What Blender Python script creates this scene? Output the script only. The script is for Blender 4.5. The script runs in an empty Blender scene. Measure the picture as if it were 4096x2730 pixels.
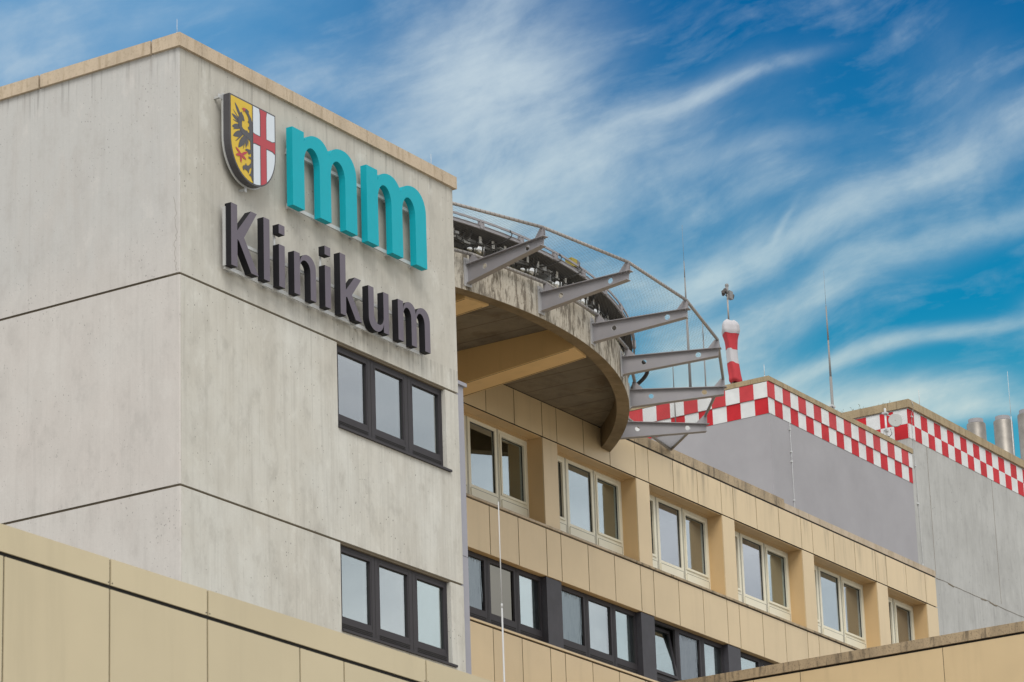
import bpy, bmesh, math, random
from mathutils import Vector, Matrix
from mathutils.geometry import tessellate_polygon
random.seed(7)
R = math.radians
scene = bpy.context.scene
col = scene.collection

# ------------------------------------------------------------------ node helpers
class NT:
    def __init__(s, tree):
        s.t = tree; s.n = tree.nodes; s.l = tree.links
    def new(s, kind, **kw):
        nd = s.n.new(kind)
        for k, v in kw.items():
            setattr(nd, k, v)
        return nd
    def put(s, sock, v):
        if hasattr(v, 'is_output') or isinstance(v, bpy.types.NodeSocket):
            s.l.new(v, sock)
        else:
            if isinstance(v, (tuple, list)) and sock.type == 'RGBA' and len(v) == 3:
                v = (*v, 1)
            sock.default_value = v
    def m(s, op, a, b=0.0, c=0.0, clamp=False):
        nd = s.new('ShaderNodeMath', operation=op, use_clamp=clamp)
        for i, v in enumerate((a, b, c)):
            s.put(nd.inputs[i], v)
        return nd.outputs[0]
    def mix(s, f, a, b, mode='MIX'):
        nd = s.new('ShaderNodeMix', data_type='RGBA', blend_type=mode)
        s.put(nd.inputs[0], f); s.put(nd.inputs[6], a); s.put(nd.inputs[7], b)
        return nd.outputs[2]
    def ramp(s, f, stops, interp='LINEAR'):
        nd = s.new('ShaderNodeValToRGB'); cr = nd.color_ramp; cr.interpolation = interp
        while len(cr.elements) < len(stops):
            cr.elements.new(0.5)
        for e, (p, c) in zip(cr.elements, stops):
            e.position = p
            e.color = (c, c, c, 1) if isinstance(c, (int, float)) else (*c, 1)
        s.put(nd.inputs[0], f)
        return nd.outputs[0]
    def mr(s, f, a, b, c=0.0, d=1.0, smooth=False):
        nd = s.new('ShaderNodeMapRange', interpolation_type='SMOOTHSTEP' if smooth else 'LINEAR')
        s.put(nd.inputs[0], f)
        for i, v in enumerate((a, b, c, d)):
            nd.inputs[i + 1].default_value = v
        return nd.outputs[0]
    def mapping(s, vec, scale=(1, 1, 1), loc=(0, 0, 0), rot=(0, 0, 0)):
        nd = s.new('ShaderNodeMapping')
        s.put(nd.inputs[0], vec); nd.inputs[1].default_value = loc
        nd.inputs[2].default_value = rot; nd.inputs[3].default_value = scale
        return nd.outputs[0]
    def noise(s, vec, scale=1.0, detail=4.0, rough=0.55, dist=0.0):
        nd = s.new('ShaderNodeTexNoise')
        s.put(nd.inputs['Vector'], vec); nd.inputs['Scale'].default_value = scale
        nd.inputs['Detail'].default_value = detail; nd.inputs['Roughness'].default_value = rough
        nd.inputs['Distortion'].default_value = dist
        return nd.outputs[0]
    def voro(s, vec, scale, feature='F1'):
        nd = s.new('ShaderNodeTexVoronoi', feature=feature)
        s.put(nd.inputs['Vector'], vec); nd.inputs['Scale'].default_value = scale
        return nd

def lin(r, g, b):
    f = lambda c: (c / 255 / 12.92) if c / 255 <= 0.04045 else ((c / 255 + 0.055) / 1.055) ** 2.4
    return (f(r), f(g), f(b))

MATS = {}
def newmat(name):
    m = bpy.data.materials.new(name); m.use_nodes = True
    m.node_tree.nodes.clear()
    t = NT(m.node_tree)
    out = t.new('ShaderNodeOutputMaterial')
    bs = t.new('ShaderNodeBsdfPrincipled')
    t.l.new(bs.outputs[0], out.inputs[0])
    MATS[name] = m
    return m, t, bs, out

def objc(t):
    return t.new('ShaderNodeTexCoord').outputs['Object']

def bump(t, bs, h, strength=0.3, dist=0.01):
    b = t.new('ShaderNodeBump'); b.inputs['Strength'].default_value = strength
    b.inputs['Distance'].default_value = dist
    t.put(b.inputs['Height'], h); t.l.new(b.outputs[0], bs.inputs['Normal'])

def plain(name, c, rough=0.5, metal=0.0, var=0.06, island=0.0, nscale=3.0, spec=0.5):
    m, t, bs, out = newmat(name)
    v = objc(t)
    n = t.noise(v, nscale, 5, 0.6)
    f = t.mr(n, 0.3, 0.7, 1 - var, 1 + var)
    if island:
        g = t.new('ShaderNodeNewGeometry')
        f = t.m('MULTIPLY', f, t.mr(g.outputs['Random Per Island'], 0, 1, 1 - island, 1 + island))
    cc = t.new('ShaderNodeVectorMath', operation='SCALE')
    cc.inputs[0].default_value = c; t.put(cc.inputs['Scale'], f)
    t.l.new(cc.outputs[0], bs.inputs['Base Color'])
    bs.inputs['Roughness'].default_value = rough
    bs.inputs['Metallic'].default_value = metal
    bs.inputs['Specular IOR Level'].default_value = spec
    return m

def concrete(name, base, dark, streak=0.5, pits=1.0, mossy=0.0, warm=(0, 0, 0), pit_scale=15.0, mottle=1.0, top=None):
    """cast concrete: mottled, fine vertical board lines, runs, blow holes"""
    m, t, bs, out = newmat(name)
    v = objc(t)
    big = t.noise(v, 0.45, 6, 0.6)
    mid = t.noise(t.mapping(v, (1.6, 1.6, 0.5)), 1.0, 6, 0.62, 0.6)
    fine = t.noise(v, 28, 3, 0.6)
    blot = t.noise(t.mapping(v, (1, 1, 0.6), (2, 9, 4)), 2.6, 7, 0.68)
    runs = t.noise(t.mapping(v, (9, 9, 0.35)), 1.0, 5, 0.6)
    lines = t.noise(t.mapping(v, (26, 26, 0.25)), 1.0, 3, 0.5)
    c = t.mix(t.mr(big, 0.35, 0.65, 0, 0.55 * mottle, True), base, warm if any(warm) else dark)
    if top:      # the upper storey is the older, dirtier lift, with runs hanging from the coping
        sp = t.new('ShaderNodeSeparateXYZ'); t.put(sp.inputs[0], v)
        zz = t.m('ADD', sp.outputs[2], t.mr(big, 0.3, 0.7, -1.3, 1.3))
        c = t.mix(t.mr(zz, 18.8, 22.2, 0, 0.75, True), c, top)
        rr_ = t.noise(t.mapping(v, (14, 14, 0.5), (5, 5, 5)), 1.0, 4, 0.6)
        hang = t.m('MULTIPLY', t.mr(sp.outputs[2], 22.9, 23.66, 0, 1, True), t.mr(rr_, 0.52, 0.68, 0, 0.5, True))
        c = t.mix(hang, c, tuple(x * 0.35 for x in dark))
        low = t.m('MULTIPLY', t.mr(sp.outputs[2], 19.62, 19.95, 0.25, 1, True), t.m('LESS_THAN', sp.outputs[2], 20.06))
        low = t.m('MULTIPLY', low, t.m('MULTIPLY', t.mr(rr_, 0.45, 0.62, 0, 0.5, True), t.mr(sp.outputs[0], 45.2, 47.5, 0, 1, True)))
        c = t.mix(low, c, tuple(x * 0.5 for x in dark))
    c = t.mix(t.mr(mid, 0.42, 0.72, 0, 0.55 * mottle, True), c, dark)
    c = t.mix(t.mr(runs, 0.5, 0.78, 0, streak, True), c, tuple(x * 0.62 for x in dark))
    c = t.mix(t.mr(runs, 0.44, 0.28, 0, streak * 0.55, True), c, tuple(min(1, x * 1.16) for x in base))
    c = t.mix(t.mr(lines, 0.60, 0.68, 0, streak * 0.6, True), c, tuple(x * 0.6 for x in dark))
    c = t.mix(t.mr(blot, 0.5, 0.70, 0, 0.42 * mottle, True), c, tuple(x * 0.80 for x in dark))
    c = t.mix(t.mr(blot, 0.46, 0.30, 0, 0.40 * mottle, True), c, tuple(min(1, x * 1.12) for x in base))
    c = t.mix(t.mr(fine, 0.3, 0.7, 0, 0.16), c, tuple(x * 0.7 for x in base))
    # blow holes
    vo = t.voro(t.mapping(v, (1, 1, 0.75)), pit_scale)
    pm = t.noise(v, 1.3, 3, 0.6)
    thr = t.mr(pm, 0.42, 0.70, 0.05, 0.18)
    cellr = t.new('ShaderNodeSeparateColor'); t.put(cellr.inputs[0], vo.outputs['Color'])
    keep = t.m('GREATER_THAN', cellr.outputs[0], 0.60)
    pit = t.m('MULTIPLY', t.m('LESS_THAN', vo.outputs['Distance'], thr), keep)
    pit = t.m('MULTIPLY', pit, 0.75 * pits)
    c = t.mix(pit, c, tuple(x * 0.22 for x in dark))
    vs = t.voro(t.mapping(v, (1, 1, 0.22), (4, 4, 4)), pit_scale * 1.1)
    tm = t.mr(t.noise(v, 0.8, 4, 0.6), 0.45, 0.65, 0.0, 1.0)
    cs = t.new('ShaderNodeSeparateColor'); t.put(cs.inputs[0], vs.outputs['Color'])
    tick = t.m('MULTIPLY', t.m('LESS_THAN', vs.outputs['Distance'], 0.13), t.m('GREATER_THAN', cs.outputs[1], 0.80))
    c = t.mix(t.m('MULTIPLY', t.m('MULTIPLY', tick, tm), 0.6 * pits), c, tuple(x * 0.4 for x in dark))
    if mossy:
        mo = t.noise(t.mapping(v, (5, 5, 1.2)), 1.0, 6, 0.65)
        c = t.mix(t.mr(mo, 0.52, 0.66, 0, mossy, True), c, (0.055, 0.04, 0.02))
        mo2 = t.noise(t.mapping(v, (8, 8, 2.2)), 1.0, 8, 0.7)
        c = t.mix(t.mr(mo2, 0.49, 0.60, 0, mossy * 0.85, True), c, (0.10, 0.08, 0.06))
        c = t.mix(t.mr(t.noise(v, 22, 5, 0.7), 0.55, 0.68, 0, mossy * 0.6, True), c, (0.09, 0.07, 0.05))
    t.l.new(c, bs.inputs['Base Color'])
    bs.inputs['Roughness'].default_value = 0.9
    bs.inputs['Specular IOR Level'].default_value = 0.25
    h = t.m('SUBTRACT', t.m('ADD', t.m('MULTIPLY', fine, 0.5), t.m('MULTIPLY', lines, 0.5)), pit)
    bump(t, bs, h, 0.35, 0.01)
    return m

def cladding(name, c, stain=0.0, z0=0, z1=1, rough=0.42):
    """lacquered metal panels; a slightly different tone per panel, optional dirt runs hanging from the top edge"""
    m, t, bs, out = newmat(name)
    v = objc(t)
    g = t.new('ShaderNodeNewGeometry')
    isl = g.outputs['Random Per Island']
    n = t.noise(v, 0.8, 4, 0.6)
    f = t.m('MULTIPLY', t.mr(n, 0.3, 0.7, 0.96, 1.04), t.mr(isl, 0, 1, 0.955, 1.04))
    cc = t.new('ShaderNodeVectorMath', operation='SCALE')
    cc.inputs[0].default_value = c; t.put(cc.inputs['Scale'], f)
    base = cc.outputs[0]
    if stain:
        sp = t.new('ShaderNodeSeparateXYZ'); t.put(sp.inputs[0], v)
        zf = t.mr(sp.outputs[2], z0, z1, 0, 1)
        r1 = t.noise(t.mapping(v, (3.4, 3.4, 0.4)), 1.0, 6, 0.62)
        patch = t.noise(t.mapping(v, (1.1, 1.1, 0.2), (3.1, 0, 0)), 1.0, 3, 0.5)
        a = t.m('MULTIPLY', t.mr(r1, 0.47, 0.68, 0, 1, True), t.mr(patch, 0.42, 0.6, 0.12, 1, True))
        a = t.m('MULTIPLY', t.m('MULTIPLY', a, zf), t.mr(sp.outputs[0], 67.0, 68.5, 0, stain * 0.85), clamp=True)
        base = t.mix(a, base, (0.16, 0.125, 0.075))
    streaks = t.noise(t.mapping(v, (3, 3, 0.25), (7, 2, 0)), 1.0, 5, 0.6)
    base = t.mix(t.mr(streaks, 0.5, 0.8, 0, 0.32, True), base, tuple(x * 0.7 for x in c))
    t.l.new(base, bs.inputs['Base Color'])
    bs.inputs['Roughness'].default_value = rough
    bs.inputs['Specular IOR Level'].default_value = 0.45
    w = t.noise(t.mapping(v, (0.9, 0.9, 0.9)), 1.3, 2, 0.5)
    bump(t, bs, w, 0.12, 0.02)
    return m

def weathered(name, c, dirt, amount=0.6):
    """coping stone / sheet with heavy dark runs and lichen"""
    m, t, bs, out = newmat(name)
    v = objc(t)
    a = t.noise(t.mapping(v, (7, 7, 1.1)), 1.0, 6, 0.65)
    b = t.noise(t.mapping(v, (2.2, 2.2, 1.0)), 1.0, 5, 0.6)
    d = t.noise(v, 24, 4, 0.65)
    cc = t.mix(t.mr(b, 0.42, 0.62, 0, amount * 0.8, True), c, tuple(x * 0.62 for x in c))
    cc = t.mix(t.mr(a, 0.5, 0.66, 0, amount, True), cc, dirt)
    cc = t.mix(t.mr(d, 0.52, 0.66, 0, amount * 0.7, True), cc, tuple(x * 0.8 for x in dirt))
    t.l.new(cc, bs.inputs['Base Color'])
    bs.inputs['Roughness'].default_value = 0.85
    bump(t, bs, t.m('ADD', d, a), 0.3, 0.01)
    return m

def glassmat(name, refl=0.55, tint=(0.9, 0.95, 0.97), wavy=0.0, ripple=0.0, trans=(0.75, 0.8, 0.8)):
    m = bpy.data.materials.new(name); m.use_nodes = True; m.node_tree.nodes.clear()
    t = NT(m.node_tree); MATS[name] = m
    out = t.new('ShaderNodeOutputMaterial')
    gl = t.new('ShaderNodeBsdfGlossy'); gl.inputs['Roughness'].default_value = 0.02
    oi = t.new('ShaderNodeObjectInfo')
    t.put(gl.inputs['Color'], t.mix(oi.outputs['Random'], tuple(x * k for x, k in zip(tint, (0.92, 0.88, 0.90))), tuple(min(1.1, x * k) for x, k in zip(tint, (0.98, 1.06, 1.05)))))
    tr = t.new('ShaderNodeBsdfTransparent'); tr.inputs['Color'].default_value = (*trans, 1)
    mx = t.new('ShaderNodeMixShader')
    lw = t.new('ShaderNodeLayerWeight'); lw.inputs['Blend'].default_value = 0.35
    t.put(mx.inputs[0], t.m('ADD', refl, t.m('MULTIPLY', lw.outputs['Facing'], (1 - refl) * 0.5), clamp=True))
    t.l.new(tr.outputs[0], mx.inputs[1]); t.l.new(gl.outputs[0], mx.inputs[2])
    t.l.new(mx.outputs[0], out.inputs[0])
    v = objc(t)
    h = t.noise(v, 1.1, 2, 0.5)
    if ripple:
        w = t.new('ShaderNodeTexWave', wave_type='BANDS', bands_direction='X')
        t.put(w.inputs['Vector'], t.mapping(v, (1, 1, 0.18), rot=(0, 0.25, 0)))
        w.inputs['Scale'].default_value = 5.5; w.inputs['Distortion'].default_value = 6
        w.inputs['Detail'].default_value = 3
        h = t.m('ADD', h, t.m('MULTIPLY', w.outputs['Fac'], ripple))
    b = t.new('ShaderNodeBump'); b.inputs['Strength'].default_value = 0.06 + wavy
    b.inputs['Distance'].default_value = 0.02
    t.put(b.inputs['Height'], h); t.l.new(b.outputs[0], gl.inputs['Normal'])
    return m

# ------------------------------------------------------------------ mesh helpers
class MB:
    def __init__(s):
        s.v = []; s.f = []; s.mi = []; s.sm = []
    def face(s, idx, mi=0, smooth=False):
        s.f.append(tuple(idx)); s.mi.append(mi); s.sm.append(smooth)
    def box(s, x0, x1, y0, y1, z0, z1, mi=0):
        b = len(s.v)
        s.v += [(x0, y0, z0), (x1, y0, z0), (x1, y1, z0), (x0, y1, z0), (x0, y0, z1), (x1, y0, z1), (x1, y1, z1), (x0, y1, z1)]
        for q in ((0, 3, 2, 1), (4, 5, 6, 7), (0, 1, 5, 4), (1, 2, 6, 5), (2, 3, 7, 6), (3, 0, 4, 7)):
            s.face([b + i for i in q], mi)
        return s
    def hexa(s, p, mi=0):
        b = len(s.v); s.v += [tuple(q) for q in p]
        for q in ((0, 3, 2, 1), (4, 5, 6, 7), (0, 1, 5, 4), (1, 2, 6, 5), (2, 3, 7, 6), (3, 0, 4, 7)):
            s.face([b + i for i in q], mi)
        return s
    def tube(s, p0, p1, r0, r1=None, n=10, mi=0, caps=True):
        r1 = r0 if r1 is None else r1
        p0 = Vector(p0); p1 = Vector(p1); d = (p1 - p0).normalized()
        a = d.orthogonal().normalized(); c = d.cross(a)
        b = len(s.v)
        for p, r in ((p0, r0), (p1, r1)):
            for i in range(n):
                t = 2 * math.pi * i / n
                s.v.append(tuple(p + a * (r * math.cos(t)) + c * (r * math.sin(t))))
        for i in range(n):
            j = (i + 1) % n
            s.face((b + i, b + j, b + n + j, b + n + i), mi, n > 4)
        if caps:
            s.face([b + i for i in range(n)][::-1], mi); s.face([b + n + i for i in range(n)], mi)
        return s
    def path(s, pts, r, n=8, mi=0):
        """one swept tube through the points"""
        pts = [Vector(p) for p in pts]; b = len(s.v); up = Vector((0, 0, 1))
        for k, p in enumerate(pts):
            d = (pts[min(k + 1, len(pts) - 1)] - pts[max(k - 1, 0)]).normalized()
            a = d.cross(up)
            if a.length < 0.05: a = d.cross(Vector((1, 0, 0)))
            a.normalize(); c = d.cross(a)
            for i in range(n):
                t = 2 * math.pi * i / n
                s.v.append(tuple(p + a * (r * math.cos(t)) + c * (r * math.sin(t))))
        for k in range(len(pts) - 1):
            for i in range(n):
                j = (i + 1) % n
                s.face((b + k * n + i, b + k * n + j, b + (k + 1) * n + j, b + (k + 1) * n + i), mi, True)
        s.face([b + i for i in range(n)][::-1], mi); s.face([b + (len(pts) - 1) * n + i for i in range(n)], mi)
        return s
    def lathe(s, cx, cy, prof, n=32, mi=0, a0=0, a1=360):
        full = abs(a1 - a0) >= 360
        b = len(s.v); m = n if full else n + 1
        for r, z in prof:
            for i in range(m):
                t = R(a0 + (a1 - a0) * i / n)
                s.v.append((cx + r * math.cos(t), cy + r * math.sin(t), z))
        for k in range(len(prof) - 1):
            for i in range(n):
                j = (i + 1) % m
                s.face((b + k * m + i, b + k * m + j, b + (k + 1) * m + j, b + (k + 1) * m + i), mi, False)
        return s
    def ringsec(s, cx, cy, prof, a0, a1, n, mi=0):
        """closed profile (list of r,z) swept over an arc, with end caps"""
        b = len(s.v); m = len(prof)
        for i in range(n + 1):
            t = R(a0 + (a1 - a0) * i / n)
            for r, z in prof:
                s.v.append((cx + r * math.cos(t), cy + r * math.sin(t), z))
        for i in range(n):
            for k in range(m):
                l = (k + 1) % m
                s.face((b + i * m + k, b + (i + 1) * m + k, b + (i + 1) * m + l, b + i * m + l), mi)
        s.face([b + k for k in range(m)], mi); s.face([b + n * m + k for k in range(m)][::-1], mi)
        return s
    def poly(s, loops, P, N, d0, d1, mi=0, side_mi=None, back=True):
        """polygon with holes, loops in 2-D; P(u,v)->3-D point, extruded along N from d0 to d1"""
        side_mi = mi if side_mi is None else side_mi
        flat = [q for l in loops for q in l]
        tris = tessellate_polygon([[Vector((q[0], q[1], 0)) for q in l] for l in loops])
        N = Vector(N); b = len(s.v)
        for d in (d0, d1):
            for q in flat:
                s.v.append(tuple(Vector(P(*q)) + N * d))
        n = len(flat)
        for tr in tris:
            s.face([b + n + i for i in tr], mi)
            if back: s.face([b + i for i in tr][::-1], mi)
        if d0 != d1 and back:
            o = 0
            for l in loops:
                k = len(l)
                for i in range(k):
                    j = (i + 1) % k
                    s.face((b + o + i, b + o + j, b + n + o + j, b + n + o + i), side_mi)
                o += k
        return s
    def mesh(s, name, mats):
        me = bpy.data.meshes.new(name)
        me.from_pydata([tuple(v) for v in s.v], [], s.f)
        for m in (mats if isinstance(mats, (list, tuple)) else [mats]):
            me.materials.append(MATS[m] if isinstance(m, str) else m)
        me.polygons.foreach_set('material_index', s.mi)
        me.polygons.foreach_set('use_smooth', s.sm)
        bm = bmesh.new(); bm.from_mesh(me)
        bmesh.ops.recalc_face_normals(bm, faces=bm.faces)
        bm.to_mesh(me); bm.free()
        me.update()
        return me
    def build(s, name, mats, parent=None, label=None, loc=None, rz=0):
        o = bpy.data.objects.new(name, s.mesh(name, mats)); col.objects.link(o)
        if parent is not None:
            o.parent = parent
            base = Vector(parent.get('wbase', (0, 0, 0)))
            o.location = (Vector(loc) if loc is not None else Vector((0, 0, 0))) - base
            o['wbase'] = list(loc) if loc is not None else [0.0, 0.0, 0.0]
        elif loc is not None:
            o.location = loc
        o.rotation_euler.z = rz
        if label: o['label'] = label
        return o

def sub(mb, name, mats, parent, label=None):
    """a piece of a part: same local space as the part (mesh data already in that space)"""
    o = bpy.data.objects.new(name, mb.mesh(name, mats)); col.objects.link(o)
    o.parent = parent
    if label: o['label'] = label
    return o

def merge(mb, mat, o):
    """add a surface pattern (joint lines, lacing) to a part's own mesh"""
    me = o.data; k = len(me.materials); me.materials.append(MATS[mat])
    extra = mb.mesh('x', mat)
    bm = bmesh.new(); bm.from_mesh(me); n0 = len(bm.faces); bm.from_mesh(extra)
    bm.faces.ensure_lookup_table()
    for f in bm.faces[n0:]: f.material_index = k
    bm.to_mesh(me); bm.free(); bpy.data.meshes.remove(extra)

def thing(name, loc, label, cat, group=None):
    o = bpy.data.objects.new(name, None); col.objects.link(o)
    o.location = loc; o['wbase'] = list(loc)
    o.empty_display_size = 0.3
    o['label'] = label; o['category'] = cat
    if group: o['group'] = group
    return o

def tag(o, label, cat, group=None, kind=None):
    if kind: o['kind'] = kind
    if label: o['label'] = label
    if cat: o['category'] = cat
    if group: o['group'] = group
    return o

# ------------------------------------------------------------------ materials
concrete('tower_concrete_front', (0.565, 0.56, 0.52), (0.43, 0.41, 0.365), streak=0.30, warm=(0.51, 0.485, 0.425), top=(0.45, 0.43, 0.38), mottle=1.15)
concrete('tower_concrete_side', (0.525, 0.505, 0.48), (0.45, 0.425, 0.40), streak=0.17, warm=(0.52, 0.475, 0.445), mottle=0.9, top=(0.45, 0.455, 0.445), pits=0.6)
concrete('rim_concrete', (0.56, 0.53, 0.46), (0.40, 0.35, 0.28), streak=0.7, mossy=0.85, pit_scale=5)
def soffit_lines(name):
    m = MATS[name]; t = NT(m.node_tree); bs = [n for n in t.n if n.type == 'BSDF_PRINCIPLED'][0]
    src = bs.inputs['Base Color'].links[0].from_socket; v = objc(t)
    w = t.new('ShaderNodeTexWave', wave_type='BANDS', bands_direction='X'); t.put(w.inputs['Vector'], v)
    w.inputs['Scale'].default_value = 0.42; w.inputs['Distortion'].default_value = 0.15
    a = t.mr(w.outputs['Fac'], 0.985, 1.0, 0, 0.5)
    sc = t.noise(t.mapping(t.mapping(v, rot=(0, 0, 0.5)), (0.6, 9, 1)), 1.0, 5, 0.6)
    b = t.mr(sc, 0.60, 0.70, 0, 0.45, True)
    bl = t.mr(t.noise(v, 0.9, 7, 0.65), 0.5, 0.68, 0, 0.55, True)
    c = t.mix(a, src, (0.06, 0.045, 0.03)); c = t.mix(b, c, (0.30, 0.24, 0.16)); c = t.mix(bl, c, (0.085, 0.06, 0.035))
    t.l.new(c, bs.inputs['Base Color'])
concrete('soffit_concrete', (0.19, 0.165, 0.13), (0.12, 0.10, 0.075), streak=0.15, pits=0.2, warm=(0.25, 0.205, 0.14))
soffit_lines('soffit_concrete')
concrete('rim_shaded', (0.27, 0.21, 0.135), (0.13, 0.095, 0.05), streak=0.2, pits=0.4, warm=(0.10, 0.075, 0.045))  # darkened copy of the rim concrete for its shaded faces
concrete('far_concrete', (0.45, 0.45, 0.435), (0.35, 0.348, 0.335), streak=0.40, pit_scale=8, mottle=1.1, pits=0.7)
BE = (0.60, 0.468, 0.285)
cladding('beige_cladding', BE)
cladding('beige_stained', BE, stain=0.75, z0=22.5, z1=23.6)
cladding('beige_shaded', (0.56, 0.385, 0.195))  # panel beige deepened; recess shade and warm bounce are in the colour
cladding('beige_bounce', (0.66, 0.45, 0.21))  # same beige raised and warmed to stand in for bounce light under the deck
cladding('near_cladding', (0.49, 0.418, 0.275), rough=0.5)
weathered('coping_light', (0.49, 0.40, 0.295), (0.24, 0.175, 0.10), 0.42)
weathered('coping_dirty', (0.40, 0.31, 0.20), (0.10, 0.08, 0.055), 0.75)
weathered('coping_far', (0.36, 0.28, 0.17), (0.20, 0.15, 0.08), 0.5)
plain('coping_clean', (0.50, 0.40, 0.25), 0.5, var=0.04)
plain('black_gap', (0.012, 0.011, 0.010), 0.9)
plain('anthracite', (0.045, 0.042, 0.047), 0.5, var=0.06, spec=0.15)
plain('anthracite_panel', (0.052, 0.050, 0.058), 0.45, var=0.15, spec=0.2)
plain('cream_frame', (0.70, 0.66, 0.52), 0.4, var=0.03)
plain('gasket', (0.02, 0.02, 0.02), 0.6)
plain('duct_grey', (0.27, 0.27, 0.31), 0.45, var=0.04)
plain('steel_grey', (0.275, 0.265, 0.28), 0.5, var=0.07, nscale=2.0)
plain('steel_edge', (0.42, 0.42, 0.43), 0.45)
plain('pipe_grey', (0.30, 0.28, 0.265), 0.5, var=0.08)
plain('galvanised', (0.50, 0.51, 0.51), 0.5, metal=0.1, var=0.2, nscale=9)
plain('dark_steel', (0.075, 0.077, 0.08), 0.55)
plain('clip_metal', (0.78, 0.78, 0.75), 0.5, var=0.1)
plain('dark_lace', (0.13, 0.12, 0.11), 0.7, spec=0.1)
plain('dark_soffit', (0.06, 0.06, 0.062), 0.7)
plain('mirror_metal', (0.72, 0.72, 0.70), 0.12, metal=1.0, var=0.1)
plain('net_wire', (0.17, 0.165, 0.16), 0.6)
plain('cable', (0.02, 0.02, 0.021), 0.5)
plain('teal_paint', (0.004, 0.345, 0.425), 0.55, var=0.03, spec=0.2)
plain('letter_face', (0.12, 0.105, 0.132), 0.5, var=0.04, spec=0.25)
plain('letter_side', (0.016, 0.016, 0.019), 0.6, spec=0.15)
plain('aluminium', (0.52, 0.53, 0.53), 0.4, metal=0.3)
plain('shield_yellow', (0.60, 0.42, 0.055), 0.5, var=0.02, spec=0.2)
plain('shield_white', (0.56, 0.62, 0.68), 0.35, var=0.02)
plain('shield_red', (0.40, 0.065, 0.08), 0.5, var=0.02, spec=0.2)
plain('shield_black', (0.06, 0.058, 0.065), 0.45, var=0.02)
plain('check_red', (0.47, 0.020, 0.028), 0.6, var=0.16, nscale=1.9, spec=0.2)
plain('check_red_pale', (0.47, 0.048, 0.055), 0.6, var=0.14, nscale=1.9, spec=0.2)
plain('check_white', (0.62, 0.63, 0.63), 0.6, var=0.09, nscale=2.2, spec=0.2)
plain('render_grey', (0.315, 0.308, 0.325), 0.85, var=0.07, nscale=0.7)
plain('stainless', (0.27, 0.25, 0.225), 0.5, metal=0.9, var=0.3, nscale=1.2)
plain('sock_white', (0.44, 0.43, 0.45), 0.8, var=0.07)
plain('sock_red', (0.42, 0.03, 0.04), 0.8, var=0.12)
plain('dish_grey', (0.36, 0.37, 0.36), 0.5)
plain('mast_grey', (0.21, 0.205, 0.20), 0.6)
plain('control_grey', (0.20, 0.20, 0.20), 0.6)
plain('lamp_dark', (0.035, 0.028, 0.025), 0.6)
plain('lamp_yellow', (0.42, 0.33, 0.05), 0.6)
plain('white_pole', (0.46, 0.46, 0.46), 0.5)
plain('room_wall', (0.34, 0.335, 0.30), 0.9)
plain('room_ceiling', (0.30, 0.31, 0.28), 0.9)
plain('blind', (0.55, 0.57, 0.56), 0.8, var=0.04)
plain('roof_gravel', (0.22, 0.21, 0.19), 0.95, var=0.25, nscale=14)
plain('paving', (0.38, 0.35, 0.30), 0.95, var=0.2, nscale=0.6)
plain('weed', (0.16, 0.14, 0.07), 0.9)
glassmat('glass_tower', 0.28, (0.90, 0.95, 0.97), trans=(0.55, 0.57, 0.57))
glassmat('glass_cream', 0.27, (0.86, 0.93, 0.99), trans=(0.6, 0.63, 0.6))
glassmat('glass_dark', 0.28, (0.88, 0.96, 0.97))
glassmat('glass_ripple', 0.12, (0.75, 0.8, 0.85), wavy=0.5, ripple=0.22, trans=(0.10, 0.11, 0.12))
glassmat('glass_smoked', 0.10, (0.8, 0.75, 0.65), trans=(0.08, 0.08, 0.07))

# ------------------------------------------------------------------ ground
g = MB(); g.v = [(-600, -600, -1.6), (900, -600, -1.6), (900, 900, -1.6), (-600, 900, -1.6)]; g.face((0, 1, 2, 3))
o = g.build('ground', 'paving'); o['kind'] = 'structure'

# ================================================================== concrete tower
TX0, TX1, TY = 42.915, 51.205, 33.23
TY1 = 46.0
tower = thing('concrete_tower', (TX0, TY, -1.6), 'tall bare concrete tower carrying the shield and the letter signs', 'building')
WX0, WX1 = 47.36, 50.77
wins = [(18.06, 19.62), (14.44, 16.0), (10.82, 12.38)]
joints = [19.605, 15.985, 12.365, 8.745, 5.125]
GH = 0.042
front = MB(); side = MB()
def wall_front(x0, x1, z0, z1): front.box(max(x0, TX0 + 0.025), x1, TY, TY + 0.30, z0, z1)
levels = [-1.6] + sorted(joints) + [23.66]
for k in range(len(levels) - 1):
    za = levels[k] + (GH if k else 0); zb = levels[k + 1]
    w = [q for q in wins if q[0] > levels[k] - 0.2 and q[1] <= levels[k + 1] + 0.1]
    if w:
        w = w[0]
        wall_front(TX0, WX0, za, zb)
        wall_front(WX1, TX1 - 0.012, za, zb)
        wall_front(WX0, WX1, za, w[0])
    else:
        wall_front(TX0, TX1, za, zb)
    side.hexa([(TX0, TY + 0.022, za), (TX0 + 0.022, TY, za), (TX0 + 0.022, TY1, za), (TX0, TY1, za), (TX0, TY + 0.022, zb), (TX0 + 0.022, TY, zb), (TX0 + 0.022, TY1, zb), (TX0, TY1, zb)])
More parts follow.
